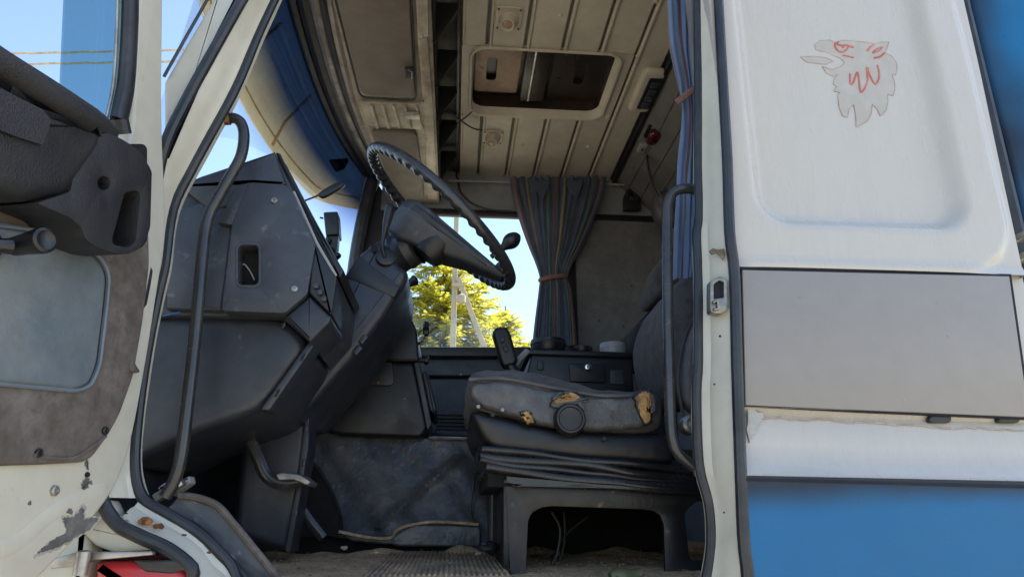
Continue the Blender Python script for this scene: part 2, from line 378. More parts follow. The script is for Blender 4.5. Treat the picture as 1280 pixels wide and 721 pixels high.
# --- blue lower panel (airbrushed dark along its top edge)
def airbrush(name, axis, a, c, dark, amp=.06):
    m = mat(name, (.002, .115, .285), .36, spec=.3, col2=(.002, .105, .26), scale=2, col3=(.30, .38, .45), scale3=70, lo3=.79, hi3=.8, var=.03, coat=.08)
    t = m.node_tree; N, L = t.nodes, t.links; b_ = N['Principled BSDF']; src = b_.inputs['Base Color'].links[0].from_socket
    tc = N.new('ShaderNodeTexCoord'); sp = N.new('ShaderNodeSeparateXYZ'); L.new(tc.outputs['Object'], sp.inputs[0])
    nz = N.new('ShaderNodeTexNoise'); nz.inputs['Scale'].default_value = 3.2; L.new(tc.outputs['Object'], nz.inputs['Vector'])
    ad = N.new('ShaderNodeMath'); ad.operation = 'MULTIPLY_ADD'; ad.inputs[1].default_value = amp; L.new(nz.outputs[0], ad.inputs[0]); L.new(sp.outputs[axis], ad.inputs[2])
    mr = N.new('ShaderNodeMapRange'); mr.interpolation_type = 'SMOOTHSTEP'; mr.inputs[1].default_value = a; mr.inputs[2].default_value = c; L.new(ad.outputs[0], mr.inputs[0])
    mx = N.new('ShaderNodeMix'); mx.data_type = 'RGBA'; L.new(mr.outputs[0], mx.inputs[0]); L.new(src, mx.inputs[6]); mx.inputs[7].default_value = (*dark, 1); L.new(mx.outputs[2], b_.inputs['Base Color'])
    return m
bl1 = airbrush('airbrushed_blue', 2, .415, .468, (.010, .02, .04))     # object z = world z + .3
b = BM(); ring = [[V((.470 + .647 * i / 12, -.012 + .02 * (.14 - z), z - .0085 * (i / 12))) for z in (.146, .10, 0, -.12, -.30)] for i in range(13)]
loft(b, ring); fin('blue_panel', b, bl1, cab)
# --- blue fairing behind the cab
fair = thing('side_fairing', (1.5, .1, -.3), 'blue airbrushed fairing behind the rear edge of the white cab', 'fairing')
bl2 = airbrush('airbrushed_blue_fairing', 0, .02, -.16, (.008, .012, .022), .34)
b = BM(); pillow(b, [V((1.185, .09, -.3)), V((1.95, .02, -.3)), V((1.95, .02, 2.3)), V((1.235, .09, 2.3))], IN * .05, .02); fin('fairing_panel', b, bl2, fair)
b = BM(); tube(b, [V((1.18, .10, -.3)), V((1.185, .10, .6)), V((1.225, .10, 2.3))], .016, 8); fin('edge_rubber', b, rubber, fair)
for py in (296, 322):
    b = BM(); box(b, AY(1279, py, .03), (.02, .03, .014)); fin('bracket', b, steel, fair, bevel=.002)

# --- emblem: faded cream bird-head sticker
def EM(x, y): return AY(980 + x * .208, 30 + y * .208, .032)
emb = thing('bird_head_emblem', AY(1065, 155, .0), 'faded cream and red griffin head emblem on white side panel', 'emblem')
def on_side(p, lift): return V((p.x, side_depth(p.x, p.z) - lift, p.z))
outl = [(185, 165), (178, 135), (215, 108), (270, 106), (300, 120), (340, 108), (420, 112), (500, 120), (535, 128), (580, 118), (625, 115), (615, 150), (598, 182), (640, 200), (670, 240), (675, 280), (665, 315), (640, 310),
        (658, 350), (660, 400), (650, 440), (615, 430), (620, 470), (605, 530), (572, 562), (555, 520), (522, 490), (520, 540), (495, 590), (428, 630), (425, 560), (412, 490), (385, 520), (375, 572), (345, 560), (325, 510), (318, 440), (330, 420),
        (292, 412), (312, 385), (290, 370), (300, 335), (325, 310), (290, 325), (245, 300), (222, 262), (280, 285), (340, 262), (360, 240), (330, 215), (250, 180), (210, 172)]
op = [on_side(EM(*p), .0006) for p in rpoly(outl, 6, 2)]
b = BM(); prism(b, op, IN * .004); fin('backing', b, emb_fill, emb, smooth=False)
b = BM(); tube(b, [on_side(EM(*p), .0008) for p in rpoly(outl, 6, 2)], .0007, 6, closed=True); fin('outline', b, emb_line, emb)
tng = [(90, 205), (160, 205), (240, 210), (290, 232), (250, 252), (200, 248), (130, 238)]
b = BM(); prism(b, [on_side(EM(*p), .0006) for p in rpoly(tng, 10, 3)], IN * .004); t_ = fin('tongue', b, emb_fill, emb, smooth=False)
b = BM(); tube(b, [on_side(EM(*p), .0008) for p in rpoly(tng, 10, 3)], .0007, 6, closed=True); fin('outline', b, emb_line, t_)
for st, wd in (([(322, 118), (300, 130), (305, 155), (330, 178), (360, 172), (382, 145)], 5.), ([(310, 132), (345, 140), (375, 138), (412, 152)], 5), ([(345, 140), (348, 150), (352, 140)], 6), ([(345, 198), (380, 205), (412, 212)], 4),
               ([(495, 172), (510, 150), (538, 132)], 4.5), ([(525, 182), (550, 160), (585, 148), (565, 168), (527, 184)], 4), ([(535, 214), (570, 205), (598, 182)], 5),
               ([(390, 308), (392, 370), (410, 360), (432, 300), (442, 330), (452, 415), (475, 400), (495, 350), (492, 270), (510, 320), (540, 370), (562, 340), (565, 300), (555, 255)], 4.5)):
    q = [on_side(EM(*p), .0012) for p in spl(st, 5)]
    b = BM(); tube(b, q, wd * .00044, 6, flat=(IN, .3)); fin('red_stroke', b, emb_red, emb)

# --- door opening: seals and painted jamb
inA = [(372, -60), (343, 0), (323, 43), (306, 85), (291, 118), (268, 160), (239, 213), (216, 262), (206, 330), (197, 370), (184, 435), (173, 510), (168, 580), (178, 622), (210, 643), (250, 668), (285, 702), (320, 742)]
inB = [(872, -160), (872, -60), (872, 0), (873, 100), (873, 200), (874, 272), (871, 294), (873, 344), (873, 453), (871, 489), (874, 578), (887, 631), (889, 685), (880, 735)]
ouA = [(338, -60), (303, 0), (268, 62), (236, 120), (207, 180), (194, 240), (184, 330), (173, 390), (158, 450), (144, 520), (130, 590), (126, 620), (145, 653), (175, 670), (210, 686), (240, 710), (262, 742)]
ouB = [(892, -160), (896, -60), (898, 0), (904, 110), (909, 200), (912, 290), (918, 344), (921, 453), (924, 540), (929, 667), (933, 740)]
sealA = [AY(a, c, .05) for a, c in inA]; sealB = [AY(a, c, .05) for a, c in inB]
sillI = [V((-.28, .05, -.045)), V((-.1, .05, -.06)), V((.2, .05, -.06)), V((.40, .05, -.05))]
topI = [V((.50, .05, 1.50)), V((.44, .05, 1.60)), V((.2, .05, 1.64)), V((-.1, .05, 1.63)), V((-.26, .05, 1.52)), V((-.33, .05, 1.35))]
lpI = spv(sealA + sillI[1:] + sealB[::-1] + topI, 4, True)
b = BM(); tube(b, lpI, .0095, 10, closed=True, flat=(IN, 1.0)); fin('inner_door_seal', b, rubber, cab)
outA = [AY(a, c, -.012 if c < 200 else .004) for a, c in ouA]; outB = [AY(a, c, -.006) for a, c in ouB]
lpO = spv(outA + [V((-.1, .0, -.075)), V((.2, .0, -.08)), V((.42, 0, -.078))] + outB[::-1] + [V((.54, .0, 1.55)), V((.47, .0, 1.66)), V((.2, .0, 1.70)), V((-.1, .0, 1.69)), V((-.31, .0, 1.57)), V((-.40, .0, 1.36))], 4, True)
b = BM(); tube(b, lpO, .0105, 10, closed=True); fin('outer_door_seal', b, rubber, cab)
# jamb surface between the seals (resampled to equal counts along each run)
def resamp(p, n):
    L = [0]
    for a, c in zip(p, p[1:]): L.append(L[-1] + (c - a).length)
    o = []
    for k in range(n):
        s = L[-1] * k / (n - 1); i = max(0, min(len(p) - 2, next((q for q in range(len(L) - 1) if L[q + 1] >= s), len(p) - 2)))
        t = (s - L[i]) / max(1e-9, L[i + 1] - L[i]); o.append(p[i].lerp(p[i + 1], t))
    return o
def jamb_rings(A, Cc, step):
    return [[p + IN * .03, p, p.lerp(q, .15), p.lerp(q, step) + IN * .004, p.lerp(q, step + .07) + OUT * .003, p.lerp(q, .8) + OUT * .002, q, q + IN * .012] for p, q in zip(A, Cc)]
def jamb(name, a, c, m, n=60, step=.35):
    bb = BM(); loft(bb, jamb_rings(resamp(spv(a, 5), n), resamp(spv(c, 5), n), step)); wob(bb, .0012, 14); return fin(name, bb, m, cab)
def row_x(pts, py):
    for (x0, y0), (x1, y1) in zip(pts, pts[1:]):
        if y0 <= py <= y1: return x0 + (x1 - x0) * (py - y0) / max(1e-6, y1 - y0)
    return pts[0][0] if py < pts[0][1] else pts[-1][0]
def jamb_rows(name, ip, op, iy, oy, rows, m, step=.35):
    ip, op = [tuple(p) for p in spl(ip, 5)], [tuple(p) for p in spl(op, 5)]
    bb = BM(); loft(bb, jamb_rings([AY(row_x(ip, r), r, iy) for r in rows], [AY(row_x(op, r), r, oy(r)) for r in rows], step)); wob(bb, .0012, 14); return fin(name, bb, m, cab)
jamb_rows('front_jamb', inA[:14], ouA[:12], .05, lambda r: -.012 if r < 180 else min(.004, -.012 + (r - 180) * .0003), [-60 + 682 * k / 70 for k in range(71)], cream)
jamb_rows('rear_jamb', inB, ouB, .05, lambda r: -.006, [-160 + 895 * k / 80 for k in range(81)], cream)
jamb('door_sill', sealA[13:] + sillI[1:] + sealB[::-1][:2], outA[12:] + [V((-.1, .0, -.075)), V((.2, .0, -.08)), V((.42, 0, -.078))] + outB[::-1][:2], cream)
# rust hole and flakes at the foot of the front jamb
for q in ([(174, 654), (182, 647), (192, 650), (188, 656)], [(190, 658), (197, 653), (205, 656), (198, 661)], [(152, 655), (160, 650), (164, 656), (157, 660)]):
    b = BM(); prism(b, YS([(a_ + random.uniform(-1.6, 1.6), c_ + random.uniform(-1.2, 1.2)) for a_, c_ in spl(q, 5, True)], .016), OUT * .003); wob(b, .002, 70); fin('rust_patch', b, rust, cab)
for px, py, s in ((231, 668, 3), (262, 690, 3), (158, 641, 2.5)):
    b = BM(); pillow(b, YS([(px + s * math.cos(a) * random.uniform(.6, 1.3), py + s * .6 * math.sin(a) * random.uniform(.6, 1.3)) for a in [k * .7 for k in range(9)]], .004), OUT * .005, .001); fin('rust_flake', b, rust, cab)
# striker latch on the rear jamb
lat = [(888, 350), (900, 345), (909, 348), (910, 386), (902, 392), (888, 390)]
b = BM(); plate_hole(b, YS(rpoly(lat, 4), -.004), [YS(rpoly([(892, 355), (899, 350), (905, 352), (905, 372), (892, 374)], 2), -.004)], IN * .02)
lt = fin('striker_latch', b, steel, cab, bevel=.001)
b = BM(); tube(b, YS([(891, 378), (897, 376), (898, 386), (892, 387)], -.008), .003, 8); fin('striker_bolt', b, steel, lt)
b = BM(); pillow(b, YS(rrect(889, 352, 908, 388, 3), .002), IN * .01, .001); fin('latch_recess', b, hole, lt)
for px, py, rr in ((900, 420, .002), (915, 60, .0015), (905, 640, .0015), (893, 480, .0015)): screw(AY(px, py, .006), OUT, rr, cab, hole, 'drain_hole')
b = BM(); prism(b, YS([(886, 314), (890, 311), (897, 313), (904, 312), (906, 318), (904, 326), (900, 321), (895, 317), (890, 319)], .004), OUT * .003); wob(b, .002, 60); fin('rust_patch', b, mat('dirt_smear', (.16, .12, .08), .9, col2=(.35, .3, .22), scale=30, var=.3), cab)

# --- A-pillar outside the doorway, lower corner
ap = rpoly([(268, -10), (302, -10), (207, 176), (203, 200), (203, 100)], 3)
b = BM(); pillow(b, YS(ap, -.012), IN * .05, .01); bmesh.ops.translate(b, verts=b.verts, vec=(0, .004, 0)); fin('front_pillar', b, cream, cab)
b = BM(); tube(b, YS([(266, -12), (234, 44), (205, 96)], -.012), .003, 6); fin('pillar_gasket', b, rubber, cab)
b = BM(); pillow(b, YS(rpoly([(96, 660), (132, 622), (146, 655), (205, 686), (140, 690), (118, 682)], 6), .004), IN * .05, .008); fin('lower_corner', b, cream, cab)
b = BM(); pillow(b, YS(rpoly([(40, 700), (108, 640), (112, 690), (100, 760), (40, 760)], 6), .01), IN * .05, .01); fin('front_wing', b, cream, cab)
b = BM(); slab(b, -.62, .45, .03, .06, -.35, -.075); fin('sill_inner', b, hole, cab)
stp = thing('entry_step', (-.42, 0, -.35), 'red painted step housing under the front corner of the doorway', 'step')
b = BM(); pillow(b, YS(rpoly([(118, 702), (215, 700), (262, 742), (262, 800), (116, 800)], 4), .0), IN * .25, .012); fin('step_housing', b, redp, stp)
b = BM(); pillow(b, YS(rpoly([(165, 700), (232, 699), (240, 712), (215, 716), (180, 714)], 4), -.004), IN * .03, .003); wob(b, .002, 50); fin('black_scuff_plate', b, rubber, stp)
b = BM(); prism(b, YS([(60, 699), (95, 690), (190, 689), (192, 694), (120, 700), (100, 706), (62, 710)], -.02), IN * .012); wob(b, .002, 40)
fin('hinge_strap', b, steel, cab, bevel=.002)
b = BM(); lathe(b, AY(103, 700, -.03), UP, [(-.02, .01), (.012, .01), (.014, .006)], 14); fin('hinge_pin', b, steel, cab)

# --- roof, walls, floor
b = BM(); slab(b, -.72, 1.12, .0, YF + .06, 1.99, 2.03); fin('roof_shell', b, white, cab, bevel=.01)
b = BM(); slab(b, -.72, 1.12, .02, .06, 1.72, 1.985); fin('cant_rail', b, cream, cab)
b = BM(); slab(b, -.50, -.02, .05, YF, 1.87, 1.985); fin('roof_front_fill', b, rearm, cab)
b = BM(); slab(b, 1.085, 1.115, .06, YF, -.3, 1.985); fin('rear_wall', b, bluer, cab)
b = BM(); slab(b, .50, 1.09, .06, .08, -.1, 1.95); fin('sleeper_lining', b, board, cab)
fl = BM(); NXF, NYF = 150, 190
g = [[fl.verts.new((-.75 + 1.85 * i / NXF, .035 + 2.1 * j / NYF, noise.noise(V((i * .081, j * .064, 0))) * .006 + noise.noise(V((i * .35, j * .3, 2))) * .003 + noise.noise(V((i * .9, j * .9, 7))) * .0015 + .02 * math.exp(-((j * .01105 + .035 - .765) / .035) ** 2) * max(0, .35 + noise.noise(V((i * .12, 3, 3)))) - .004 - .028 * max(0, 1 - j / NYF * 2.1 / .7))) for i in range(NXF + 1)] for j in range(NYF + 1)]
for j in range(NYF):
    for i in range(NXF): fl.faces.new((g[j][i], g[j][i + 1], g[j + 1][i + 1], g[j + 1][i]))
tag(fin('cab_floor', fl, sand), None, None, kind='structure')
b = BM(); slab(b, -.9, 1.1, .03, YF + .05, -.34, -.05); fin('floor_pan', b, hole, cab)
b = BM(); slab(b, -.95, -.72, .06, YF, -.3, .70); fin('front_wall', b, dashl, cab)
# far side: passenger door below the window, header above, posts
b = BM(); slab(b, -.75, 1.1, YF, YF + .05, -.3, .88); fin('far_wall_lower', b, dashl, cab)
b = BM(); slab(b, -.42, 1.1, YF, YF + .05, 1.625, 1.98); fin('far_header', b, bluer, cab)
b = BM(); slab(b, .50, 1.1, YF + .001, YF + .049, .88, 1.625); fin('far_rear_post', b, bluer, cab)
b = BM(); prism(b, [V((-.62, YF, .88)), V((-.36, YF, .88)), V((-.34, YF, 1.625)), V((-.46, YF, 1.80)), V((-.50, YF, 1.80))], IN * .05); fin('far_front_pillar', b, dashl, cab)
b = BM(); tube(b, spv([V((-.345, YF - .004, .90)), V((-.35, YF - .004, 1.2)), V((-.33, YF - .004, 1.56)), V((-.28, YF - .004, 1.61)), V((.1, YF - .004, 1.615)), V((.5, YF - .004, 1.615))], 5), .012, 8); fin('far_window_seal', b, rubber, cab)
b = BM(); slab(b, -.35, .52, YF + .02, YF + .025, .87, 1.63); fin('far_window_glass', b, gls, cab)
b = BM(); slab(b, -.36, 1.05, YF - .03, YF - .002, 1.595, 1.635); fin('far_rail', b, blackp, cab, bevel=.006)
b = BM(); pillow(b, [V((x, YF - .03, z)) for x, z in rrect(.60, .60, 1.07, 1.60, .02)], IN * .025, .008); brd = fin('wall_board', b, board, cab)
for px, py in ((789, 357), (748, 400), (779, 407)): screw(AY(px, py, YF - .032), OUT, .007, brd, rearm, 'trim_button')
b = BM(); slab(b, .555, .597, YF - .035, YF - .004, .55, 1.60); fin('post_cover', b, blackp, cab, bevel=.005)
# rear overhead panel with trim rail
b = BM(); prism(b, [V((.835, .08, 1.835)), V((1.085, .08, 1.62)), V((1.085, .08, 1.98)), V((.835, .08, 1.98))], IN * 2.06); rop = fin('rear_overhead_panel', b, rearm, cab)
for t in (.25, .5, .75):
    p = V((.835, 0, 1.835)).lerp(V((1.085, 0, 1.62)), t)
    b = BM(); tube(b, [p + IN * .1, p + IN * 2.13], .006, 6); fin('rib', b, rearm, rop)
b = BM(); slab(b, .818, .836, .08, YF - .01, 1.822, 1.86); fin('trim_rail', b, blackp, cab, bevel=.003)

# --- ceiling panels (each strip between the grooves a panel), hatch cut out
edges = [-.02, .085, .235, .385, .535, .685, .815]
HX0, HX1, HY0, HY1 = .025, .635, 1.09, 1.56
b = BM(); slab(b, -.02, HX0 - .0, .06, YF, ZR + .012, ZR + .03)
slab(b, HX1, .83, .06, YF, ZR + .012, ZR + .03); slab(b, HX0, HX1, .06, HY0, ZR + .012, ZR + .03); slab(b, HX0, HX1, HY1, YF, ZR + .012, ZR + .03)
ceil = fin('ceiling', b, rearm, cab)
for a, c in zip(edges, edges[1:]):
    for ya, yc in ((.065, HY0 - .004), (HY1 + .004, YF - .003)) if (c > HX0 and a < HX1 - .05) else ((.065, YF - .003),):
        b = BM(); w2 = .006
        pr = [(a + w2, .012), (a + w2, .0), (a + w2 + .003, -.007), (a + .015, -.007), (a + .021, .0), (c - w2 - .004, .0), (c - w2, .005), (c - w2, .012)]
        loft(b, [[V((x, y, ZR + z)) for x, z in pr] for y in (ya, (ya + yc) / 2, yc)], True, True); fin('roof_panel', b, roofm, ceil)
for px, py in ((797, 70), (760, 146), (735, 183), (653, 181), (820, 2), (700, 20)): screw(AZ(px, py, ZR - .001), -UP, .009, ceil, roofm, 'stud')

hat = thing('roof_hatch', (.33, 1.32, ZR), 'rusty brown roof hatch recess with rounded pale rim in the ceiling', 'hatch')
o_ = [V((x, y, ZR - .008)) for x, y in rrect(HX0 - .006, HY0 - .006, HX1 + .006, HY1 + .006, .07, 6)]
i_ = [V((x, y, ZR - .008)) for x, y in rrect(HX0 + .005, HY0 + .005, HX1 - .005, HY1 - .005, .06, 6)]
m_ = [V((x, y, ZR - .0095)) for x, y in rrect(HX0 - .004, HY0 - .004, HX1 + .004, HY1 + .004, .066, 6)]
i2 = [V((x, y, ZR + .022)) for x, y in rrect(HX0 + .012, HY0 + .012, HX1 - .022, HY1 - .03, .055, 6)]
b = BM(); loft(b, [[p + UP * .012 for p in o_], o_, m_, i_, i2], True); fin('rim', b, roofm, hat)
b = BM(); plate_hole(b, [V((x, y, ZR - .001)) for x, y in ((-.013, HY0 - .002), (.678, HY0 - .002), (.678, HY1 + .002), (-.013, HY1 + .002))], [[V((p.x, p.y, ZR - .001)) for p in o_]], UP * .01); fin('surround', b, roofm, hat)
brown = mat('rusty_brown_steel', (.032, .02, .014), .38, col2=(.018, .012, .010), scale=7, col3=(.16, .08, .04), scale3=40, lo3=.66, hi3=.72, var=.3, bump=.4)
tan_ = mat('rust_stained_primer', (.38, .25, .165), .5, col2=(.28, .165, .10), scale=7, col3=(.14, .06, .03), scale3=22, lo3=.64, hi3=.69, var=.15, bump=.3)
ZH = ZR + .07
b = BM(); loft(b, [i2, [V((p.x, p.y, ZH + .02)) for p in i2]], True); fin('recess_wall', b, brown, hat)
b = BM(); slab(b, HX0 - .02, HX1 + .02, HY0 - .02, HY1 + .02, ZH + .02, ZH + .03); fin('lid', b, brown, hat)
def slotted(name, x0_, x1_, y0_, y1_, sx, m, z):
    b = BM(); plate_hole(b, [V((x, y, z)) for x, y in rrect(x0_, y0_, x1_, y1_, .015)], [[V((x, y, z)) for x, y in rrect(sx - .022, 1.24, sx + .022, 1.40, .018)]], UP * .006)
    return fin(name, b, m, hat, label=None)
slotted('lid_plate', .045, .235, 1.10, 1.48, .115, tan_, ZH - .004)
slotted('lid_plate', .375, .625, 1.10, 1.55, .50, brown, ZH)
b = BM(); slab(b, .25, .36, 1.10, 1.50, ZH - .035, ZH - .002); fin('channel', b, brown, hat, bevel=.01)
b = BM(); tube(b, [V((.29, 1.10, ZH - .038)), V((.29, 1.48, ZH - .038))], .008, 8); fin('slide_rail', b, steel, hat)
b = BM(); tube(b, spv([V((.42, 1.20, ZH - .004)), V((.42, 1.16, ZH - .015)), V((.46, 1.15, ZH - .015)), V((.47, 1.22, ZH - .004))], 5), .004, 6); fin('pull_hook', b, brown, hat)

def ceiling_lamp(px, py, label):
    c = AZ(px, py, ZR - .006); t = thing('ceiling_lamp', c, label, 'lamp', 'swivel lamps on the ceiling')
    b = BM(); pillow(b, [V((c.x + x, c.y + y, ZR - .007)) for x, y in rrect(-.05, -.06, .05, .06, .012)], UP * .007, .003); fin('base_plate', b, roofm, t)
    b = BM(); lathe(b, c + V((0, 0, .0)), V((-.15, -.35, -1)), [(0, .038), (.012, .037), (.02, .031), (.035, .029), (.045, .026), (.045, .022), (.036, .018)], 24); fin('socket', b, roofm, t)
    b = BM(); lathe(b, c + V((-.15, -.35, -1)).normalized() * .030, V((-.15, -.35, -1)), [(0, .021), (.008, .019), (.012, .010), (.013, 0)], 20); fin('bulb', b, lens, t)
    for sx in (-.04, .04):
        for sy in (-.05, .05): screw(c + V((sx, sy, -.002)), -UP, .004, t, brown)
ceiling_lamp(636, 24, 'pale round lamp on square plate nearest the doorway, before the roof hatch')
ceiling_lamp(616, 172, 'pale round lamp on square plate beyond the roof hatch near the far window')

sw = thing('ceiling_switch_panel', AZ(815, 118, ZR - .01), 'black switch panel set in pale raised housing on rear ceiling edge', 'switch panel')
c = AZ(815, 118, ZR - .03)
b = BM(); pillow(b, [V((c.x + x, c.y + y, ZR - .03)) for x, y in rrect(-.075, -.15, .03, .15, .03)], UP * .036, .02); fin('housing', b, roofm, sw)
b = BM(); pillow(b, [V((c.x + x, c.y + y, ZR - .034)) for x, y in rrect(-.04, -.11, .022, .11, .006)], UP * .006, .002); fin('switch_plate', b, blackp, sw)
for k in range(4):
    b = BM(); slab(b, c.x - .025, c.x + .008, c.y - .09 + k * .048, c.y - .052 + k * .048, ZR - .042, ZR - .033); fin('rocker_switch', b, dashp, sw, bevel=.003)
rl = thing('red_marker_lamp', AZ(817, 176, 1.76), 'dark red lamp lens under the rear ceiling edge', 'lamp'); c = AZ(817, 176, 1.76)
b = BM(); pillow(b, [c + V((x, y, 0)) for x, y in rrect(-.026, -.05, .026, .05, .02)], UP * .04, .014); fin('lens', b, redl, rl)
b = BM(); pillow(b, [c + V((x, y, .045)) for x, y in rrect(-.032, -.06, .032, .06, .02)], UP * .05, .004); fin('base', b, blackp, rl)
c = AZ(803, 187, 1.78); sq_ = thing('white_wall_switch', c, 'small white square switch beside the red lamp', 'switch')
b = BM(); pillow(b, [c + V((x, y, 0)) for x, y in rrect(-.02, -.035, .02, .035, .004)], UP * .02, .004); fin('plate', b, greyp, sq_); screw(c, -UP, .007, sq_, blackp, 'button')
stq = spv([AY(812, 185, 1.75), AY(809, 198, 1.74), AY(812, 215, 1.74), AY(818, 232, 1.74), AY(826, 246, 1.74), AY(836, 262, 1.74)], 4)
b = BM(); tube(b, stq, .012, 8, flat=(XP, .4)); tag(fin('hanging_strap', b, blackp), 'black strap hanging down below the red lamp', 'strap')
bg_ = BM(); pillow(bg_, YS(spl([(820, 244), (834, 232), (856, 234), (862, 258), (848, 276), (830, 270)], 4, True), 1.72), IN * .15, .05); wob(bg_, .01, 9)
tag(fin('cloth_bag', bg_, seatv), 'dark grey cloth bundle hanging in the rear corner behind the strap', 'bag')
b = BM(); plate_hole(b, YS([(780, 262), (780, 245), (783, 238), (790, 234), (797, 238), (800, 245), (800, 262)], YF - .06), [YS([(787, 243), (790, 240), (793, 243), (793, 250), (787, 250)], YF - .06)], IN * .03)
tag(fin('coat_hook', b, blackp, bevel=.002), 'black arched bracket on the rail above the grey board', 'hook')

# ================================================================== windscreen and header
def wx(y, corner): return abs((y - 1.09) / 1.04) ** 2.3 * corner
WT, WB = 1.80, .82
def wsp(y, t):                                    # t 0 at the base, 1 at the header
    return V((-.96 + (.96 - .615) * t + wx(y, .42 + (.125 - .42) * t) - .03 * math.sin(math.pi * t), y, WB + (WT - WB) * t))
ys = [.05 + 2.08 * k / 40 for k in range(41)]
b = BM(); loft(b, [[wsp(y, t) for y in ys] for t in [k / 14 for k in range(15)]], uv=True); fin('windscreen', b, glw, cab)
def hrail(name, m, dx, dz, r, fl_=None):
    b = BM(); tube(b, [wsp(y, 1) + V((dx, 0, dz)) for y in ys[3:]], r, 8, flat=fl_); return fin(name, b, m, cab)
hrail('windscreen_gasket', rubber, .0, .005, .022); hrail('header_rail', blackp, .045, .0, .028); hrail('header_rail', railm, .085, -.012, .022)
hrail('header_rail', rubber, .118, -.026, .018); hrail('header_rail', consd, .150, -.045, .020); hrail('header_rail', railm, .182, -.068, .016); hrail('header_rail', rubber, .21, -.092, .02)
b = BM(); loft(b, [[wsp(y, 1) + V((-.02, 0, .02)) for y in ys], [wsp(y, 1) + V((.25, 0, .02)) for y in ys]]); fin('header_backing', b, hole, cab)
b = BM(); tube(b, [wsp(YF - .02, t) + V((.02, -.01, 0)) for t in [k / 10 for k in range(11)]], .035, 10); fin('far_pillar_trim', b, dashp, cab)
# outside visor
vis = thing('sun_visor', (-.8, 1.09, 1.6), 'cream translucent outside sun visor above the windscreen', 'sun visor')
def vsx(y): u = abs((y - 1.09) / 1.03); return -.855 + .16 * u ** 2.2 + (.22 * max(0, (u - .86) / .14) ** 2)
b = BM(); yv = [.06 + 2.06 * k / 48 for k in range(49)]
prf = [(.0, 1.60), (-.004, 1.605), (.004, 1.66), (.03, 1.74), (.07, 1.83), (.13, 1.92), (.2, 2.0)]
loft(b, [[V((vsx(y) + d, y, z)) for y in yv] for d, z in prf] + [[V((vsx(y) + d + .006, y, z)) for y in yv] for d, z in prf[::-1]]); fin('visor_shell', b, visorm, vis)
for y in (1.05, 1.52):
    b = BM(); tube(b, [V((vsx(y) + .01, y, 1.62)), V((vsx(y) + .045, y + .01, 1.74)), V((vsx(y) + .14, y + .03, 1.9))], .007, 8); fin('stay', b, visorm, vis)
b = BM(); tube(b, [V((vsx(y) + .012, y, 1.665)) for y in yv], .004, 6); fin('stiffening_rib', b, visorm, vis)
b = BM(); pillow(b, YS(rpoly([(410, 199), (436, 197), (430, 208), (419, 213)], 3), 1.95), IN * .03, .006); fin('marker_lamp', b, blackp, vis)

# ================================================================== overhead console
ovc = thing('overhead_console', (-.25, 1.1, 1.65), 'brown grey overhead locker with two flap doors above the windscreen', 'locker')
ZC = 1.65
# frame plate behind the doors
b = BM(); prism(b, [V((-.43, .07, ZC + .012)), V((-.115, .07, ZC + .012)), V((-.115, 2.12, ZC + .012)), V((-.36, 2.12, ZC + .012)), V((-.43, 1.2, ZC + .012))], UP * .02); fin('underside', b, consd, ovc)
def zpillow(name, px, z, th, r, m, parent, corner=0, label=None):
    b = BM(); pillow(b, ZS(rpoly(px, corner) if corner else px, z), UP * th, r, 3); return fin(name, b, m, parent, label=label)
d1 = zpillow('flap_door', [(395, -110), (503, -110), (512, 0), (519, 123), (452, 119), (421, 0)], ZC - .006, .022, .006, consm, ovc, 9)
d2 = zpillow('flap_door', [(463, 165), (521, 167), (531, 250), (494, 250)], ZC - .006, .022, .006, consm, ovc, 7)
b = BM(); tube(b, [p + UP * .001 for p in ZS(rpoly([(393, -112), (504, -112), (514, 0), (521, 126), (450, 122), (419, 0)], 9), ZC)], .004, 6, closed=True); fin('door_gasket', b, rubber, ovc)
b = BM(); pillow(b, ZS(rrect(506, 87, 517, 99, 2), ZC - .018), UP * .015, .003); lt = fin('latch', b, blackp, d1)
b = BM(); tube(b, ZS([(510, 88), (515, 90), (515, 98)], ZC - .022), .003, 6); fin('latch_tongue', b, steel, lt)
cr = zpillow('ribbed_crossmember', [(449, 128), (532, 131), (537, 163), (462, 158)], ZC - .002, .015, .003, consd, ovc, 2)
for k in range(5):
    x = 464 + k * 14
    b = BM(); tube(b, [AZ(x, 131, ZC - .004), AZ(x + 8, 160, ZC - .004)], .007, 6); fin('rib', b, consd, cr)
b = BM(); pillow(b, ZS(rrect(505, 142, 525, 150, 2), ZC - .016), UP * .012, .003); fin('catch', b, steel, cr)
# lip bar and brackets towards the cab
b = BM(); prism(b, ZS([(515, -110), (533, -110), (536, 46), (522, 50)], ZC - .008), UP * .05); fin('lip', b, consd, ovc, bevel=.003)
b = BM(); prism(b, ZS([(522, 50), (534, 48), (541, 130), (547, 250), (535, 250), (529, 130)], ZC - .006), UP * .05); fin('lip', b, consd, ovc, bevel=.003)
for py in (46, 128, 158): screw(AZ(528, py, ZC - .009), -UP, .005, ovc)
b = BM(); slab(b, -.115, -.108, .07, 2.12, ZC + .03, 1.86); fin('shelf_back', b, hole, ovc)
for y in (.62, .86, 1.12, 1.36, 1.62, 1.9):
    b = BM(); prism(b, [V((-.112, y, ZC + .02)), V((-.03, y, ZR - .03)), V((-.03, y, ZR)), V((-.112, y, ZR))], IN * .012); fin('bracket', b, blackp, ovc, bevel=.002)
b = BM(); slab(b, -.034, -.022, .07, YF - .01, ZR - .022, ZR + .03); fin('rear_strip', b, blackp, ovc, bevel=.002)
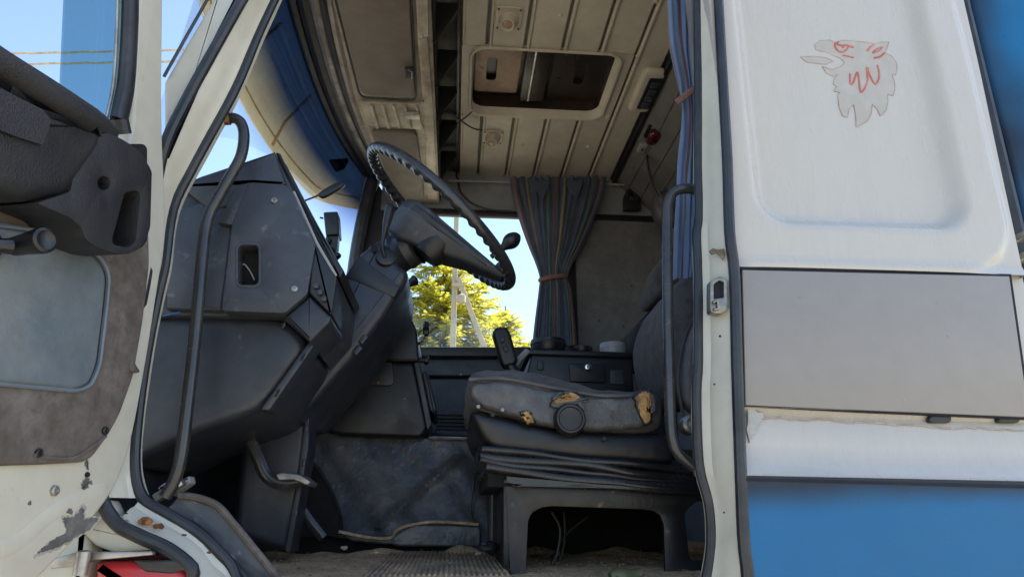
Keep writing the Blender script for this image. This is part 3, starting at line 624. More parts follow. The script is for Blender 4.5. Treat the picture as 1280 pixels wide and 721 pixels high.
for nm, m, q in (('overhead_cable', cablem, [(549, 150), (556, 135), (572, 148), (590, 160), (603, 163)]), ('overhead_cable', cablem, [(535, 175), (556, 165), (578, 150), (590, 140)]),
                 ('overhead_cable', cabler, [(532, 172), (545, 160), (552, 148), (553, 120)])):
    b = BM(); tube(b, [AZ(p[0], p[1], ZR - .035) for p in spl(q, 6)], .0035, 6)
    tag(fin(nm, b, m), {150: 'thin black wire running to the far ceiling lamp', 175: 'thin black wire looping across the front ceiling edge', 172: 'thin red wire hanging at the locker lip'}[q[0][1]], 'wire')

b = BM(); tube(b, spv(YS([(572, 222), (576, 240), (590, 254), (612, 262), (640, 264)], 2.11), 6), .005, 6); tag(fin('header_cable', b, cablem), 'black cable looping along the header above the far window', 'cable')
# ================================================================== dashboard
dsh = thing('dashboard', (-.45, .5, .2), 'dark grey plastic dashboard end with cut-out and screws by the front pillar', 'dashboard')
# main body behind the end panel: side outline swept across the cab
bodyo = [(250, 221), (343, 189), (368, 238), (398, 305), (421, 347), (415, 392), (385, 425), (352, 396), (140, 394), (140, 300), (190, 246), (222, 232)]
b = BM(); pillow(b, YS(bodyo, .15), IN * .75, .006); fin('body', b, dashp, dsh)
ypillow('upper_hood', [(222, 232), (250, 220), (343, 189), (357, 231), (312, 228), (296, 256), (262, 262)], .125, .1, .006, dashp, dsh, corner=3)
ypillow('front_cheek', [(222, 262), (262, 248), (292, 262), (290, 285), (277, 388), (206, 386), (206, 320)], .13, .1, .006, dashp, dsh, corner=4)
b = BM(); plate_hole(b, YS(rpoly([(312, 228), (356, 231), (366, 240), (394, 306), (384, 367), (356, 391), (277, 388), (290, 281)], 4), .108), [YS(rrect(297, 306, 323, 356, 6), .108)], IN * .04)
endp = fin('end_panel', b, dashp, dsh, bevel=.003)
b = BM(); plate_hole(b, YS(rrect(294, 303, 326, 359, 8), .106), [YS(rrect(297, 306, 323, 356, 6), .106)], IN * .006); fin('bezel', b, dashp, endp, bevel=.0015)
b = BM(); prism(b, YS(rrect(292, 301, 328, 361, 8), .149), IN * .004); fin('void', b, hole, endp)
b = BM(); tube(b, spv(YS([(300, 340), (304, 330), (312, 338), (318, 350)], .142), 5), .0014, 6); fin('loose_wire', b, cablew, endp)
for px, py in ((343, 251), (368, 361)): screw(AY(px, py, .108), OUT, .0065, endp)
screw(AY(259, 247, .13), OUT, .0065, dsh)
b = BM(); prism(b, YS([(290, 281), (312, 228), (298, 231), (272, 278)], .112), IN * .05); fin('chamfer', b, dashp, endp, bevel=.002)
pod = ypillow('switch_pod', [(389, 318), (394, 308), (421, 347), (414, 394), (386, 366)], .112, .12, .004, blackp, dsh, corner=3)
for k in range(3):
    b = BM(); box(b, AY(395 + k * 5, 358 + k * 8, .108), (.010, .012, .010)); fin('push_button', b, dashp, pod, bevel=.002)
b = BM(); tube(b, YS([(367, 240), (396, 304), (420, 345)], .118), .003, 6); fin('edge_trim', b, greyp, dsh)
# lower dash
lo = [(200, 394), (354, 397), (386, 427), (352, 478), (325, 512), (300, 520), (262, 528), (225, 545), (190, 562), (176, 560), (184, 470)]
lo = [(140, 392), (354, 397), (388, 428), (326, 513), (262, 530), (140, 590)]
ypillow('knee_panel', lo, .165, .35, .018, dashl, dsh, corner=30, n=5)
ypillow('corner_block', [(356, 396), (387, 369), (414, 395), (412, 402), (387, 427)], .118, .15, .006, dashl, dsh, corner=3)
b = BM(); prism(b, YS([(388, 424), (395, 428), (337, 512), (325, 512)], .155), IN * .06); fs = fin('flange_strip', b, dashl, dsh, bevel=.003)
for px, py in ((378, 446), (346, 491)):
    b = BM(); pillow(b, YS([(px + x, py + y) for x, y in ((-3, 4), (2, -5), (4, -4), (-1, 5))], .153), IN * .004, .001); fin('slot', b, hole, fs)
b = BM(); pillow(b, YS(rpoly([(352, 404), (357, 401), (357, 407), (352, 411)], 1), .157), IN * .004, .001); fin('clip_hole', b, dashp, dsh)
b = BM(); slab(b, -.72, -.62, .2, .95, .0, .5); fin('footwell_front', b, dashl, dsh)
b = BM(); slab(b, -.74, -.28, .96, 1.0, -.01, .55); fin('footwell_light_block', b, dashl, dsh)  # slab added to close the light leak beside the tunnel
b = BM(); slab(b, -.95, -.38, .2, 2.1, .45, .76); fin('dash_top', b, dashl, dsh, bevel=.03)
b = BM(); slab(b, -.95, -.55, 1.0, 2.12, .1, .8); fin('passenger_dash', b, dashl, dsh, bevel=.03)
b = BM(); tube(b, spv([V((-.380, .19, .797)), V((-.372, .5, .800)), V((-.354, .84, .795))], 5), .004, 8); fin('hood_edge', b, rubber, dsh)
b = BM(); pillow(b, YS(rpoly([(344, 190), (350, 191), (372, 236), (402, 296), (430, 338), (424, 348), (396, 306), (366, 240)], 2), .15), IN * .25, .004); fin('hood_side', b, blackp, dsh)
b = BM(); tube(b, spv(YS([(203, 395), (212, 393), (225, 390)], .14), 4), .0015, 6); fin('blue_wire', b, mat('blue_wire', (.02, .12, .4), .5), dsh)
for px, py, r_ in ((409, 304, .010), (413, 316, .012), (420, 322, .009)):
    b = BM(); lathe(b, AY(px, py, .75), V((.6, -.3, .5)), [(-.02, r_), (.012, r_), (.016, r_ * .6)], 12); fin('gauge_plug', b, blackp, dsh)
# small things on the dash top
mw = thing('dash_monitor', AY(414, 294, .95), 'small black box standing on the dash against the bright sky', 'device')
ypillow('housing', [(404, 265), (422, 264), (424, 293), (407, 294)], .95, .06, .004, blackp, mw, corner=2)
b = BM(); slab(b, -.44, -.40, .96, .99, .75, AY(414, 293, .95).z); fin('stand', b, blackp, mw)
b = BM(); tube(b, YS([(400, 272), (404, 273)], .96), .003, 6); fin('antenna', b, blackp, mw)
mr_ = thing('dash_mirror', AY(382, 252, .8), 'slim black mirror blade on a thin rod above the dash edge', 'mirror')
b = BM(); tube(b, YS([(378, 252), (394, 246), (400, 243)], .8), .003, 8); fin('rod', b, blackp, mr_)
b = BM(); pillow(b, YS(spl([(397, 243), (405, 236), (418, 229), (430, 227), (429, 232), (418, 239), (404, 246)], 4, True), .8), IN * .016, .004); fin('blade', b, blackp, mr_)

# ================================================================== steering column and wheel
th, ph = R(41.7), R(4.7)
WA = V((-math.cos(th), 0, math.sin(th))); WN0 = V((math.sin(th), 0, math.cos(th))); WB_ = V((0, math.cos(ph), 0)) + WN0 * math.sin(ph); WN = WA.cross(WB_) * -1
if WN.z < 0: WN = -WN
WC = V((-.054, .55, .849)); WR = .2525
stw = thing('steering_wheel', WC, 'large black steering wheel with scalloped inner rim and padded hub', 'steering wheel')
b = BM(); NR, NS = 520, 16; rings = []
for i in range(NR):
    a = 2 * math.pi * i / NR; d = WA * math.cos(a) + WB_ * math.sin(a); c = WC + d * WR; ring = []
    for k in range(NS):
        q = 2 * math.pi * k / NS; rr = .0158
        inner = max(0, math.cos(q - math.pi - 1.0)) ** .7; rr *= 1 - .34 * inner * (.5 + .5 * math.cos(a * 52))
        ring.append(c + (d * math.cos(q) + WN * math.sin(q)) * rr)
    rings.append(ring)
rings.append(rings[0]); loft(b, rings, True); bmesh.ops.remove_doubles(b, verts=b.verts, dist=1e-6); fin('rim', b, mat('rim_plastic', (.03, .032, .037), .24, col2=(.03, .03, .034), scale=10, var=.15, bump=.08, bscale=300), stw)
# hub block: wide padded bar lying across the wheel below the rim plane
def wl(a, bb, n_): return WC + WA * a + WB_ * bb + WN * n_
b = BM()
secs = []
for s, hw, top, bot in ((-.236, .03, .000, -.016), (-.20, .042, -.004, -.03), (-.13, .06, -.008, -.058), (-.05, .078, -.012, -.096), (.02, .086, -.014, -.124), (.06, .084, -.018, -.13), (.082, .072, -.028, -.118)):
    secs.append([wl(s, x, z) for x, z in rpoly([(-hw * .78, bot), (hw * .78, bot), (hw, bot * .45), (hw * .9, top), (-hw * .9, top), (-hw, bot * .45)], .010, 4)])
loft(b, secs, True, True); fin('hub_pad', b, dashp, stw, ang=40)
b = BM(); pillow(b, [wl(s, -.0835 + .04 * max(0, -s - .03) / .16, z) for s, z in ((-.19, -.012), (-.03, -.022), (.05, -.032), (.05, -.05), (-.03, -.045), (-.19, -.024))], WB_ * .02, .003); fin('hub_insert', b, leath, stw)
b = BM(); pillow(b, [wl(-.256 + .055 * s, -.05 + .10 * t_, .012) for s, t_ in rrect(0, 0, 1, 1, .3)], WN * -.02, .006); fin('thumb_pad', b, dashp, stw)

clm = thing('steering_column', (-.2, .6, .1), 'black steering column cover sloping down from the wheel hub to the floor', 'steering column')
b = BM(); tube(b, spv([wl(.0, .0, -.10), wl(.015, .01, -.135), wl(.03, .02, -.165), wl(.045, .03, -.20)], 4), [.056 - .006 * abs(math.sin(k * 1.1)) for k in range(13)], 20); fin('bellows_neck', b, rubber, clm)
b = BM(); lathe(b, wl(-.05, -.03, -.085), -WN, [(-.03, .045), (.01, .045), (.025, .038), (.03, .02)], 22); fin('horn_ring', b, blackp, clm)
colo = [(431, 342), (449, 316), (470, 300), (487, 306), (498, 330), (510, 338), (507, 352), (480, 395), (440, 448), (390, 505), (374, 521), (340, 520), (326, 512), (360, 470), (396, 424), (414, 396), (424, 360)]
ypillow('column_cover', colo, .42, .34, .02, dashl, clm, corner=5, n=5)
b = BM(); prism(b, YS([(431, 346), (448, 318), (500, 358), (493, 372)], .418), IN * .03); fin('cover_seam', b, blackp, clm, bevel=.004)
for px, py in ((454, 424), (447, 438)):
    b = BM(); box(b, AY(px, py, .418), (.012, .008, .022), Matrix.Rotation(R(35), 3, 'Y')); fin('clip', b, dashp, clm, bevel=.002)
screw(AY(440, 337, .425), OUT, .004, clm)
b = BM(); lathe(b, AY(482, 322, .42), V((.2, -1, .2)), [(-.02, .024), (.006, .024), (.009, .018)], 20); fin('stalk_boss', b, blackp, clm)
b = BM(); pillow(b, YS(rrect(464, 306, 472, 315, 3), .414), IN * .01, .001); fin('stalk_hole', b, hole, clm)
stk = BM(); q = YS([(481, 322), (478, 308), (482, 285), (486, 268), (489, 255)], .41); tube(stk, spv(q, 4), [.0045] * 7 + [.0055, .0075, .0095, .0105, .0112, .0118, .012, .0118, .010, .006], 10); fin('indicator_stalk', stk, blackp, clm)
b = BM(); q = spv(YS([(614, 321), (620, 317), (626, 312), (632, 307), (638, 302), (645, 297), (650, 294)], .75), 3); tube(b, q, [.008] * 7 + [.010, .0125, .016, .020, .023, .0245, .0245, .023, .020, .016, .010, .003][:len(q) - 7], 14); fin('retarder_lever', b, blackp, clm)
# lower shaft plate down to the floor
b = BM(); pillow(b, YS([(322, 514), (386, 508), (384, 560), (377, 600), (361, 690), (290, 668), (300, 560)], .5), IN * .12, .02); wob(b, .002, 12); fin('lower_cover', b, dashl, clm)
b = BM(); prism(b, YS([(382, 512), (387, 510), (385, 560), (378, 602), (362, 690), (356, 688), (372, 600)], .492), IN * .02); fl_ = fin('flange', b, dashp, clm, bevel=.002)
for px, py in ((383, 535), (380, 578), (370, 640)):
    b = BM(); box(b, AY(px, py, .49), (.008, .008, .016)); fin('clip', b, dashp, fl_, bevel=.002)

# pedal
ped = thing('brake_pedal', AY(360, 605, .42), 'black bent pedal arm with worn metal pad in the dark footwell', 'pedal')
q = spv(YS([(298, 515), (308, 540), (322, 570), (332, 592), (345, 602), (362, 603), (378, 600)], .42), 4); b = BM(); tube(b, q, .014, 10, flat=(IN, .5)); fin('arm', b, handlem, ped)
b = BM(); pillow(b, YS(rpoly([(345, 593), (352, 589), (374, 592), (388, 602), (384, 607), (366, 600), (348, 600)], 2), .39), IN * .09, .003); wob(b, .002, 60); fin('pad', b, steel, ped)
b = BM(); tube(b, YS([(298, 520), (300, 514)], .40), .014, 10); fin('pivot', b, steel, ped)
b = BM(); q = YS([(372, 630), (388, 652), (404, 672)], .62); tube(b, q, .012, 8, flat=(IN, .5)); tag(fin('accelerator_rod', b, handlem), 'thin dark rod leaning low on the footwell floor', 'rod')

# ================================================================== engine tunnel
tun = thing('engine_tunnel', (.1, 1.1, 0), 'dark grey vinyl engine cover with creased skirt along the cab floor', 'engine cover')
top = [(372, 530), (420, 540), (470, 546), (535, 548), (606, 550), (640, 552)]; bot = [(372, 664), (425, 672), (470, 678), (520, 682), (600, 684), (640, 688)]
T, B_ = resamp(YS(spl(top, 8), .90), 60), resamp(YS(spl(bot, 8), .80), 60); rings = []
for j in range(30):
    t = j / 29; row = []
    for i in range(60):
        p = T[i].lerp(B_[i], t); p.y += .015 * math.sin(t * math.pi) + noise.noise(V((p.x * 6, p.z * 5, 1))) * .022 + .014 * noise.noise(V((p.x * 14 + p.z * 9, p.z * 3, 5)))
        dcr = (p.x + .21 - (p.z - .05) * 1.1); p.y -= .016 * math.exp(-(dcr / .012) ** 2) * (1 if .06 < p.z < .26 else 0)
        row.append(p)
    rings.append(row)
rings.insert(0, [p + V((0, .55, .02)) for p in T])
b = BM(); loft(b, rings); fin('cover', b, tunm, tun)
b = BM(); slab(b, -.42, .2, .855, .88, -.03, .07); fin('skirt_light_block', b, hole, tun)  # dark slab added behind the skirt to block the bright strip below it
b = BM(); pillow(b, YS(rpoly([(422, 664), (470, 670), (492, 668), (518, 655), (600, 656), (602, 684), (496, 682), (486, 680), (440, 676)], 4), .79), IN * .03, .006); wob(b, .004, 30); fin('skirt_edge', b, tunm, tun)
b = BM(); tube(b, [p + V((0, -.006, .0)) for p in spv(YS([(424, 664), (460, 671), (488, 672), (500, 660), (540, 652), (598, 655)], .786), 6)], .004, 6); fin('torn_edge', b, sand, tun)
b = BM(); q = spv(YS([(372, 578), (392, 580), (410, 605), (424, 640), (427, 668)], .785), 6); prism(b, q + YS([(360, 672)], .785), IN * .004); hw_ = fin('access_hole', b, hole, tun)
b = BM(); tube(b, q, .005, 6); fin('hole_edge', b, rubber, hw_)
b = BM(); tube(b, YS([(536, 547), (606, 549)], .885), .006, 8, flat=(UP, .8)); fin('edge_strip', b, steel, tun)
b = BM(); tube(b, spv([p + V((0, -.012, 0)) for p in YS([(596, 560), (592, 600), (588, 640), (596, 654)], .83)], 5), .003, 6); fin('seam', b, rubber, tun)
b = BM(); pillow(b, YS(rrect(612, 588, 634, 688, 3), .70), IN * .3, .008); fin('side_box', b, tunm, tun)

# ================================================================== centre console
cc = thing('centre_console', (-.15, 1.1, .3), 'black angular centre console below the column with small cover plate', 'console')
ypillow('upper_block', [(440, 452), (452, 420), (478, 392), (510, 388), (521, 412), (524, 452)], .88, .4, .008, blackp, cc, corner=3)
ypillow('face', [(383, 520), (400, 490), (432, 452), (517, 453), (535, 535), (527, 547), (430, 544), (396, 536)], .86, .42, .012, blackp, cc, corner=5)
pl = ypillow('cover_plate', [(449, 454), (490, 452), (493, 478), (488, 482), (456, 481), (446, 474)], .852, .02, .003, blackp, cc, corner=3)
screw(AY(473, 478, .852), OUT, .0035, pl); screw(AY(506, 498, .86), OUT, .002, cc)
ypillow('side_face', [(517, 453), (524, 452), (540, 530), (534, 538)], .858, .35, .004, dashp, cc)
ypillow('side_pocket', [(527, 466), (534, 462), (546, 510), (543, 518), (536, 512)], .90, .25, .006, dashl, cc, corner=3)
b = BM(); lathe(b, AY(518, 430, .9), V((1, -.25, .1)), [(0, .005), (.02, .005)], 8)
fin('control_stem', b, blackp, cc)
kb = BM(); c = AY(529, 411, .92); rings = []
for t, s in ((0, .6), (.004, 1), (.016, 1), (.020, .6)):
    rings.append([c + V((t, 0, 0)) + (IN * math.cos(a) + UP * math.sin(a)) * (.020 + .0035 * math.cos(6 * a)) * s for a in [2 * math.pi * k / 36 for k in range(36)]])
loft(kb, rings, True, True); fin('control_knob', kb, blackp, cc)
b = BM(); lathe(b, AY(522, 450, .92), XP, [(0, .008), (.02, .008), (.022, .014), (.032, .014), (.034, .009)], 16); fin('control_knob', b, blackp, cc)
b = BM(); c = YS([(494, 384), (501, 368), (508, 358), (516, 352), (522, 349)], .95); tube(b, spv(c, 4), [.02, .018, .015, .014, .013, .012, .012, .0115, .0115, .0115, .012, .013, .015, .017, .018, .014, .006][:17], 12)
tag(fin('brake_valve_lever', b, blackp), 'short black lever knob rising between the column and the console', 'lever')
# passenger door inner trim
pdr = thing('passenger_door_trim', (.1, YF, .3), 'dark passenger door lining with ledge below the bright window', 'door trim')
b = BM(); pillow(b, YS(rrect(515, 433, 665, 446, 3), 2.06), IN * .09, .01); fin('window_ledge', b, blackp, pdr)
b = BM(); pillow(b, YS(rrect(520, 446, 665, 470, 3), 2.10), IN * .045, .008); fin('upper_band', b, dashl, pdr)
b = BM(); pillow(b, YS(rpoly([(535, 474), (660, 474), (660, 580), (545, 580)], 4), 2.11), IN * .035, .008); fin('lower_lining', b, mat('door_lining', (.07, .08, .092), .8, col2=(.09, .1, .11), var=.1, bump=.3), pdr)
for k in range(6):
    b = BM(); box(b, AY(566, 518 + k * 4.5, 2.105), (.16, .012, .008)); fin('grille_slat', b, blackp, pdr, bevel=.002)
b = BM(); slab(b, AY(545, 500, 2.0).x, AY(598, 500, 2.0).x, 2.02, 2.11, AY(560, 546, 2.0).z, AY(560, 536, 2.0).z); fin('arm_pad', b, dashl, pdr, bevel=.01)
screw(AY(576, 468, 2.1), OUT, .006, pdr)

# ================================================================== storage box with cups, gear lever
bx_ = thing('storage_box', AY(725, 486, 1.0), 'black storage box with lockable flap between the seats', 'box')
ypillow('body', [(655, 480), (664, 441), (790, 445), (793, 492), (655, 492)], 1.0, .42, .008, blackp, bx_, corner=4)
ypillow('lid', [(661, 436), (790, 440), (792, 447), (658, 443)], .985, .45, .004, blackp, bx_, corner=2)
flp = ypillow('flap', [(711, 454), (757, 455), (757, 478), (713, 477)], .993, .02, .003, blackp, bx_, corner=2)
ypillow('inset', [(672, 450), (680, 450), (680, 462), (671, 462)], .995, .02, .002, dashl, bx_, corner=2)
ypillow('inset', [(763, 462), (779, 462), (780, 480), (763, 480)], .995, .02, .002, dashp, bx_, corner=2)
b = BM(); lathe(b, AY(735, 459, .993), OUT, [(0, .011), (.004, .011), (.006, .008), (.006, .004), (.003, .003)], 20); fin('lock', b, mat('chrome', (.7, .7, .68), .2, metal=1, var=.05), flp)
ztop = AY(730, 436, 1.0).z
def cup(name, px, w_px, py0, py1, y, m, label, cat, inner):
    p = AY(px, py0, y); r_ = (AY(px + w_px / 2, py0, y) - p).x; h = AY(px, py1, y).z - p.z
    t = thing(name, p, label, cat)
    b = BM(); lathe(b, V((p.x, y + r_, p.z)), UP, [(0, r_ * .94), (h * .1, r_ * .98), (h * .8, r_), (h * .96, r_), (h, r_ * .97), (h, r_ * .9), (h * .3, r_ * .88), (h * .28, .001)], 36); fin('bowl', b, m, t)
    b = BM(); lathe(b, V((p.x, y + r_, p.z + h * .55)), UP, [(0, r_ * 1.01), (h * .06, r_ * 1.03), (h * .14, r_ * 1.03), (h * .2, r_ * 1.01)], 36); fin('band', b, inner, t)
cup('round_dish', 688, 44, 436, 420, 1.05, blackp, 'wide black round dish at the curtain end of the storage box', 'dish', rubber)
cup('ashtray', 730, 26, 438, 431, 1.03, blackp, 'low black ashtray in the middle of the storage box lid', 'ashtray', rubber)
cup('grey_cup', 770, 32, 441, 426, 1.02, greyp, 'grey plastic cup ring at the seat end of the storage box', 'cup', greyp)
gl_ = thing('gear_lever', AY(655, 470, .9), 'black gear lever grip with buttons standing before the storage box', 'gear lever')
b = BM(); pillow(b, YS(rpoly([(615, 415), (620, 408), (633, 408), (638, 414), (648, 450), (644, 456), (630, 459), (625, 450)], 4), .88), IN * .045, .012, 5); gp = fin('grip', b, blackp, gl_)
for px, py in ((628, 424), (632, 436)):
    b = BM(); box(b, AY(px, py, .877), (.012, .008, .018), Matrix.Rotation(R(-15), 3, 'Y')); fin('button', b, dashp, gp, bevel=.002)
b = BM(); tube(b, YS([(636, 454), (648, 475), (660, 500)], .9), [.016, .02, .028], 12); fin('shaft', b, rubber, gl_)
b = BM(); tube(b, YS([(638, 467), (650, 448), (660, 438)], .93), .010, 8); tag(fin('hand_brake_lever', b, greyp), 'pale grey bar leaning against the storage box beside the gear lever', 'lever')

# ================================================================== driver seat
YS0 = .28
seat = thing('driver_seat', (.3, .55, 0), 'worn grey driver seat with torn cushion on black suspension base', 'seat')
def puffy(name, px, y, depth, r, m, parent, vox=.008, amp=.004, s=.06, k=6, it=6):
    b = BM(); pillow(b, YS(spl(px, k, True), y), IN * depth, r, 5); o = fin(name, b, m, parent, ang=180)
    md = o.modifiers.new('remesh', 'REMESH'); md.mode = 'VOXEL'; md.voxel_size = vox; md.use_smooth_shade = True
    md = o.modifiers.new('smooth', 'SMOOTH'); md.iterations = it
    tx = bpy.data.textures.new(name + '_wrinkles', 'CLOUDS'); tx.noise_scale = s; tx.noise_depth = 3
    md = o.modifiers.new('wrinkles', 'DISPLACE'); md.texture = tx; md.strength = amp; md.mid_level = .5; md.texture_coords = 'LOCAL'
    return o
cu = puffy('cushion', [(584, 482), (588, 466), (606, 459), (650, 460), (700, 470), (750, 482), (790, 484), (818, 486), (832, 500), (830, 530), (805, 540), (740, 538), (690, 532), (640, 519), (596, 506)], YS0, .52, .03, fabric, seat, amp=.014)
side_v = [(588, 480), (630, 476), (690, 487), (750, 496), (798, 495), (812, 500), (812, 530), (760, 537), (690, 533), (640, 519), (597, 506)]
sv = puffy('side_vinyl', side_v, YS0 - .006, .03, .012, seatv, seat, amp=.010, vox=.005, s=.04, it=3)
b = BM(); tube(b, spv(YS([(586, 474), (630, 473), (690, 484), (750, 494), (800, 493)], YS0 - .002), 6), .004, 8); fin('piping', b, seatv, seat)
def rag(pts, y, amp, dth, name, m, parent):
    b = BM(); P = []
    for a, c in spl(pts, 5, True): P.append((a + random.uniform(-amp, amp), c + random.uniform(-amp, amp)))
    pillow(b, YS(P, y), IN * dth, dth * .3, 3); wob(b, .002, 90); return fin(name, b, m, parent)
for q, o in (([(688, 503), (697, 494), (712, 489), (727, 494), (733, 500), (722, 505), (708, 504), (698, 508)], 0), ([(793, 494), (802, 486), (815, 487), (815, 500), (812, 514), (816, 528), (806, 530), (798, 514)], 0), ([(650, 514), (662, 514), (670, 525), (664, 530), (656, 522)], 0)):
    hq = rag(q, YS0 - .0135, 1.2, .012, 'tear', basem, seat)
    cx, cy = sum(p[0] for p in q) / len(q), sum(p[1] for p in q) / len(q)
    for j in range(3):
        k_ = (.85, .6, .42)[j]; ox, oy = random.uniform(-4, 4) * (j > 0), random.uniform(-3, 3) * (j > 0)
        b = BM(); pillow(b, YS([(cx + ox + (a - cx) * k_ + random.uniform(-1, 1), cy + oy + (c - cy) * k_ + random.uniform(-.8, .8)) for a, c in spl(q, 5, True)], YS0 - .0145 - .002 * j), IN * .012, .003, 3); wob(b, .0025, 110, j); fin('exposed_foam', b, foam, hq)
for q in ([(688, 507), (702, 503), (724, 497), (738, 500), (724, 504), (704, 510)], [(812, 492), (820, 496), (820, 512), (813, 516), (815, 504)], [(726, 498), (732, 508), (728, 515), (723, 506)], [(690, 497), (700, 490), (712, 488), (703, 494), (694, 500)]):
    rag(q, YS0 - .018, .8, .010, 'torn_flap', seatv, seat)
pan = puffy('seat_pan', [(590, 512), (640, 522), (700, 535), (790, 540), (838, 542), (842, 580), (760, 578), (680, 572), (622, 565), (602, 548), (592, 530)], YS0 + .005, .5, .025, blackp, seat, amp=.004, vox=.007)
b = BM(); lathe(b, AY(711, 525, YS0 - .004), OUT, [(-.03, .028), (.0, .033), (.012, .0335), (.022, .032), (.026, .029), (.026, .025), (.023, .023), (.022, 0)], 36); kn = fin('adjuster_knob', b, blackp, seat)
for px, py in ((616, 518), (667, 527), (755, 548)): screw(AY(px, py, YS0 - .003), OUT, .005, seat, blackp, 'bolt')
for px, py in ((598, 508), (628, 512)): screw(AY(px, py, YS0 - .01), OUT, .004, seat, greyp, 'clip')
# bellows folds
for k, (xl, yl, ym, yr, th_) in enumerate(((600, 560, 572, 590, 5.), (598, 567, 582, 600, 6.), (600, 573, 590, 607, 5.), (606, 580, 598, 614, 6.5), (640, 600, 606, 617, 4.))):
    up_ = spl([(xl, yl), (650, yl * .45 + ym * .55 - 1), (730, ym), (800, (ym * .55 + yr * .45)), (885, yr)], 6)
    pts = [(a, c - th_) for a, c in up_] + [(a, c + th_) for a, c in up_[::-1]]
    b = BM(); pillow(b, YS(pts, YS0 - .008 + random.uniform(-.004, .004)), IN * .5, .009, 5); wob(b, .008, 7, k * .7); fin('bellows_fold', b, bellow, seat)
b = BM(); slab(b, AY(610, 580, .3).x, .60, .30, .76, AY(700, 608, .3).z, AY(700, 560, .3).z); fin('bellows_core', b, hole, seat)
# base
o1 = rpoly([(632, 598), (900, 614), (900, 730), (638, 722)], 3); h1 = rpoly([(657, 717), (660, 650), (665, 640), (676, 634), (690, 632), (806, 636), (818, 638), (826, 644), (830, 656), (832, 718)], 3)
h2 = rpoly([(855, 640), (870, 626), (892, 626), (892, 700), (862, 700)], 6)
for y in (.30,):
    b = BM(); plate_hole(b, YS(o1, .30), [YS(h1, .30), YS(h2, .30)], IN * .012)
    if y > .5: bmesh.ops.translate(b, verts=b.verts, vec=(0, y - .30, 0))
    fin('base_plate', b, basem, seat, bevel=.002)
x_ = AY(632, 600, .30).x
b = BM(); slab(b, x_ - .004, x_ + .008, .302, .77, -.01, .155); fin('base_front', b, basem, seat, bevel=.002)
b = BM(); slab(b, x_ - .004, .56, .296, .775, .148, .156); fin('base_top', b, basem, seat, bevel=.002)
b = BM(); slab(b, x_, .6, .80, .81, -.01, .15); fin('base_rear', b, hole, seat)
for k, q in enumerate(([(690, 640), (700, 660), (697, 690), (690, 705)], [(735, 645), (705, 670), (690, 700)], [(705, 640), (706, 672), (700, 700), (690, 716)])):
    b = BM(); tube(b, spv(YS(q, .42 + .05 * k), 6), .0028, 6); tag(fin('seat_wire', b, cablem), ['thin dark wire hanging inside the seat base opening', 'slanting dark wire inside the seat base opening', 'loose dark cable dropping to the floor inside the seat base'][k], 'wire')
# backrest
puffy('backrest', [(789, 474), (787, 440), (796, 410), (815, 390), (841, 374), (868, 354), (910, 330), (940, 345), (930, 400), (880, 480), (840, 520), (805, 510)], .74, -.40, .05, fabric, seat, amp=.010, vox=.009)
b = BM(); tube(b, spv([AY(*p, .34) + V((-.004, 0, 0)) for p in ((856, 520), (850, 470), (862, 412), (886, 380))], 6), .004, 8); fin('back_piping', b, fabric, seat)
puffy('side_bolster', [(858, 505), (853, 470), (860, 420), (880, 385), (905, 375), (905, 440), (885, 515)], .325, .05, .02, seatv, seat, amp=.004, vox=.007)
b = BM(); lathe(b, AY(864, 530, .30), OUT, [(-.03, .02), (.004, .02), (.01, .014), (.01, .006), (.02, .006)], 16); fin('recliner_joint', b, steel, seat)

# passenger seat
ps = thing('passenger_seat', (.65, 1.7, .3), 'grey passenger seat back and headrest behind the storage box', 'seat')
puffy('headrest', [(797, 392), (797, 372), (806, 350), (824, 330), (850, 322), (872, 340), (868, 372), (838, 376), (815, 392)], 1.80, -.28, .05, fabric, ps, amp=.008, vox=.012)
puffy('seat_back', [(764, 440), (782, 424), (800, 405), (830, 372), (860, 352), (910, 360), (910, 450), (800, 470), (765, 460)], 1.87, -.42, .05, mat('seat_dark_cloth', (.016, .016, .019), .9, var=.2, bump=.4), ps, amp=.006, vox=.012)
b = BM(); tube(b, spv(YS([(764, 437), (784, 420), (803, 399), (834, 368)], 1.87), 5), .006, 8); fin('piping', b, fabric, ps)

# ================================================================== grab handles
gh1 = thing('grab_handle', AY(206, 622, .075), 'long bent black grab bar rising beside the front pillar', 'grab handle', 'grab bars of the doorway')
q = spv(YS([(281, 149), (292, 148), (301, 154), (305, 170), (301, 196), (287, 222), (270, 252), (259, 276), (253, 320), (244, 420), (234, 510), (226, 570), (218, 600), (206, 621)], .075), 5)
b = BM(); tube(b, q, .0108, 14); fin('bar', b, handlem, gh1)
b = BM(); lathe(b, AY(281, 149, .075), V((-1, 0, -.1)), [(-.01, .0125), (.016, .0125)], 12); fin('mount', b, rust, gh1)
b = BM(); box(b, AY(212, 612, .085), (.05, .02, .014), Matrix.Rotation(R(-35), 3, 'Y')); fin('foot_bracket', b, steel, gh1, bevel=.003)
gh2 = thing('grab_handle', AY(868, 584, .085), 'black looped grab bar on the rear pillar in front of the seat back', 'grab handle', 'grab bars of the doorway')
q = spv(YS([(874, 238), (858, 236), (844, 239), (836, 250), (834, 275), (835, 400), (838, 520), (842, 553), (851, 570), (874, 586)], .085), 5)
b = BM(); tube(b, q, .0105, 14); fin('bar', b, handlem, gh2)
for py in (238, 585):
    b = BM(); lathe(b, AY(872, py, .085), XP, [(-.006, .015), (.006, .015), (.008, .012)], 14); fin('mount', b, rubber, gh2)

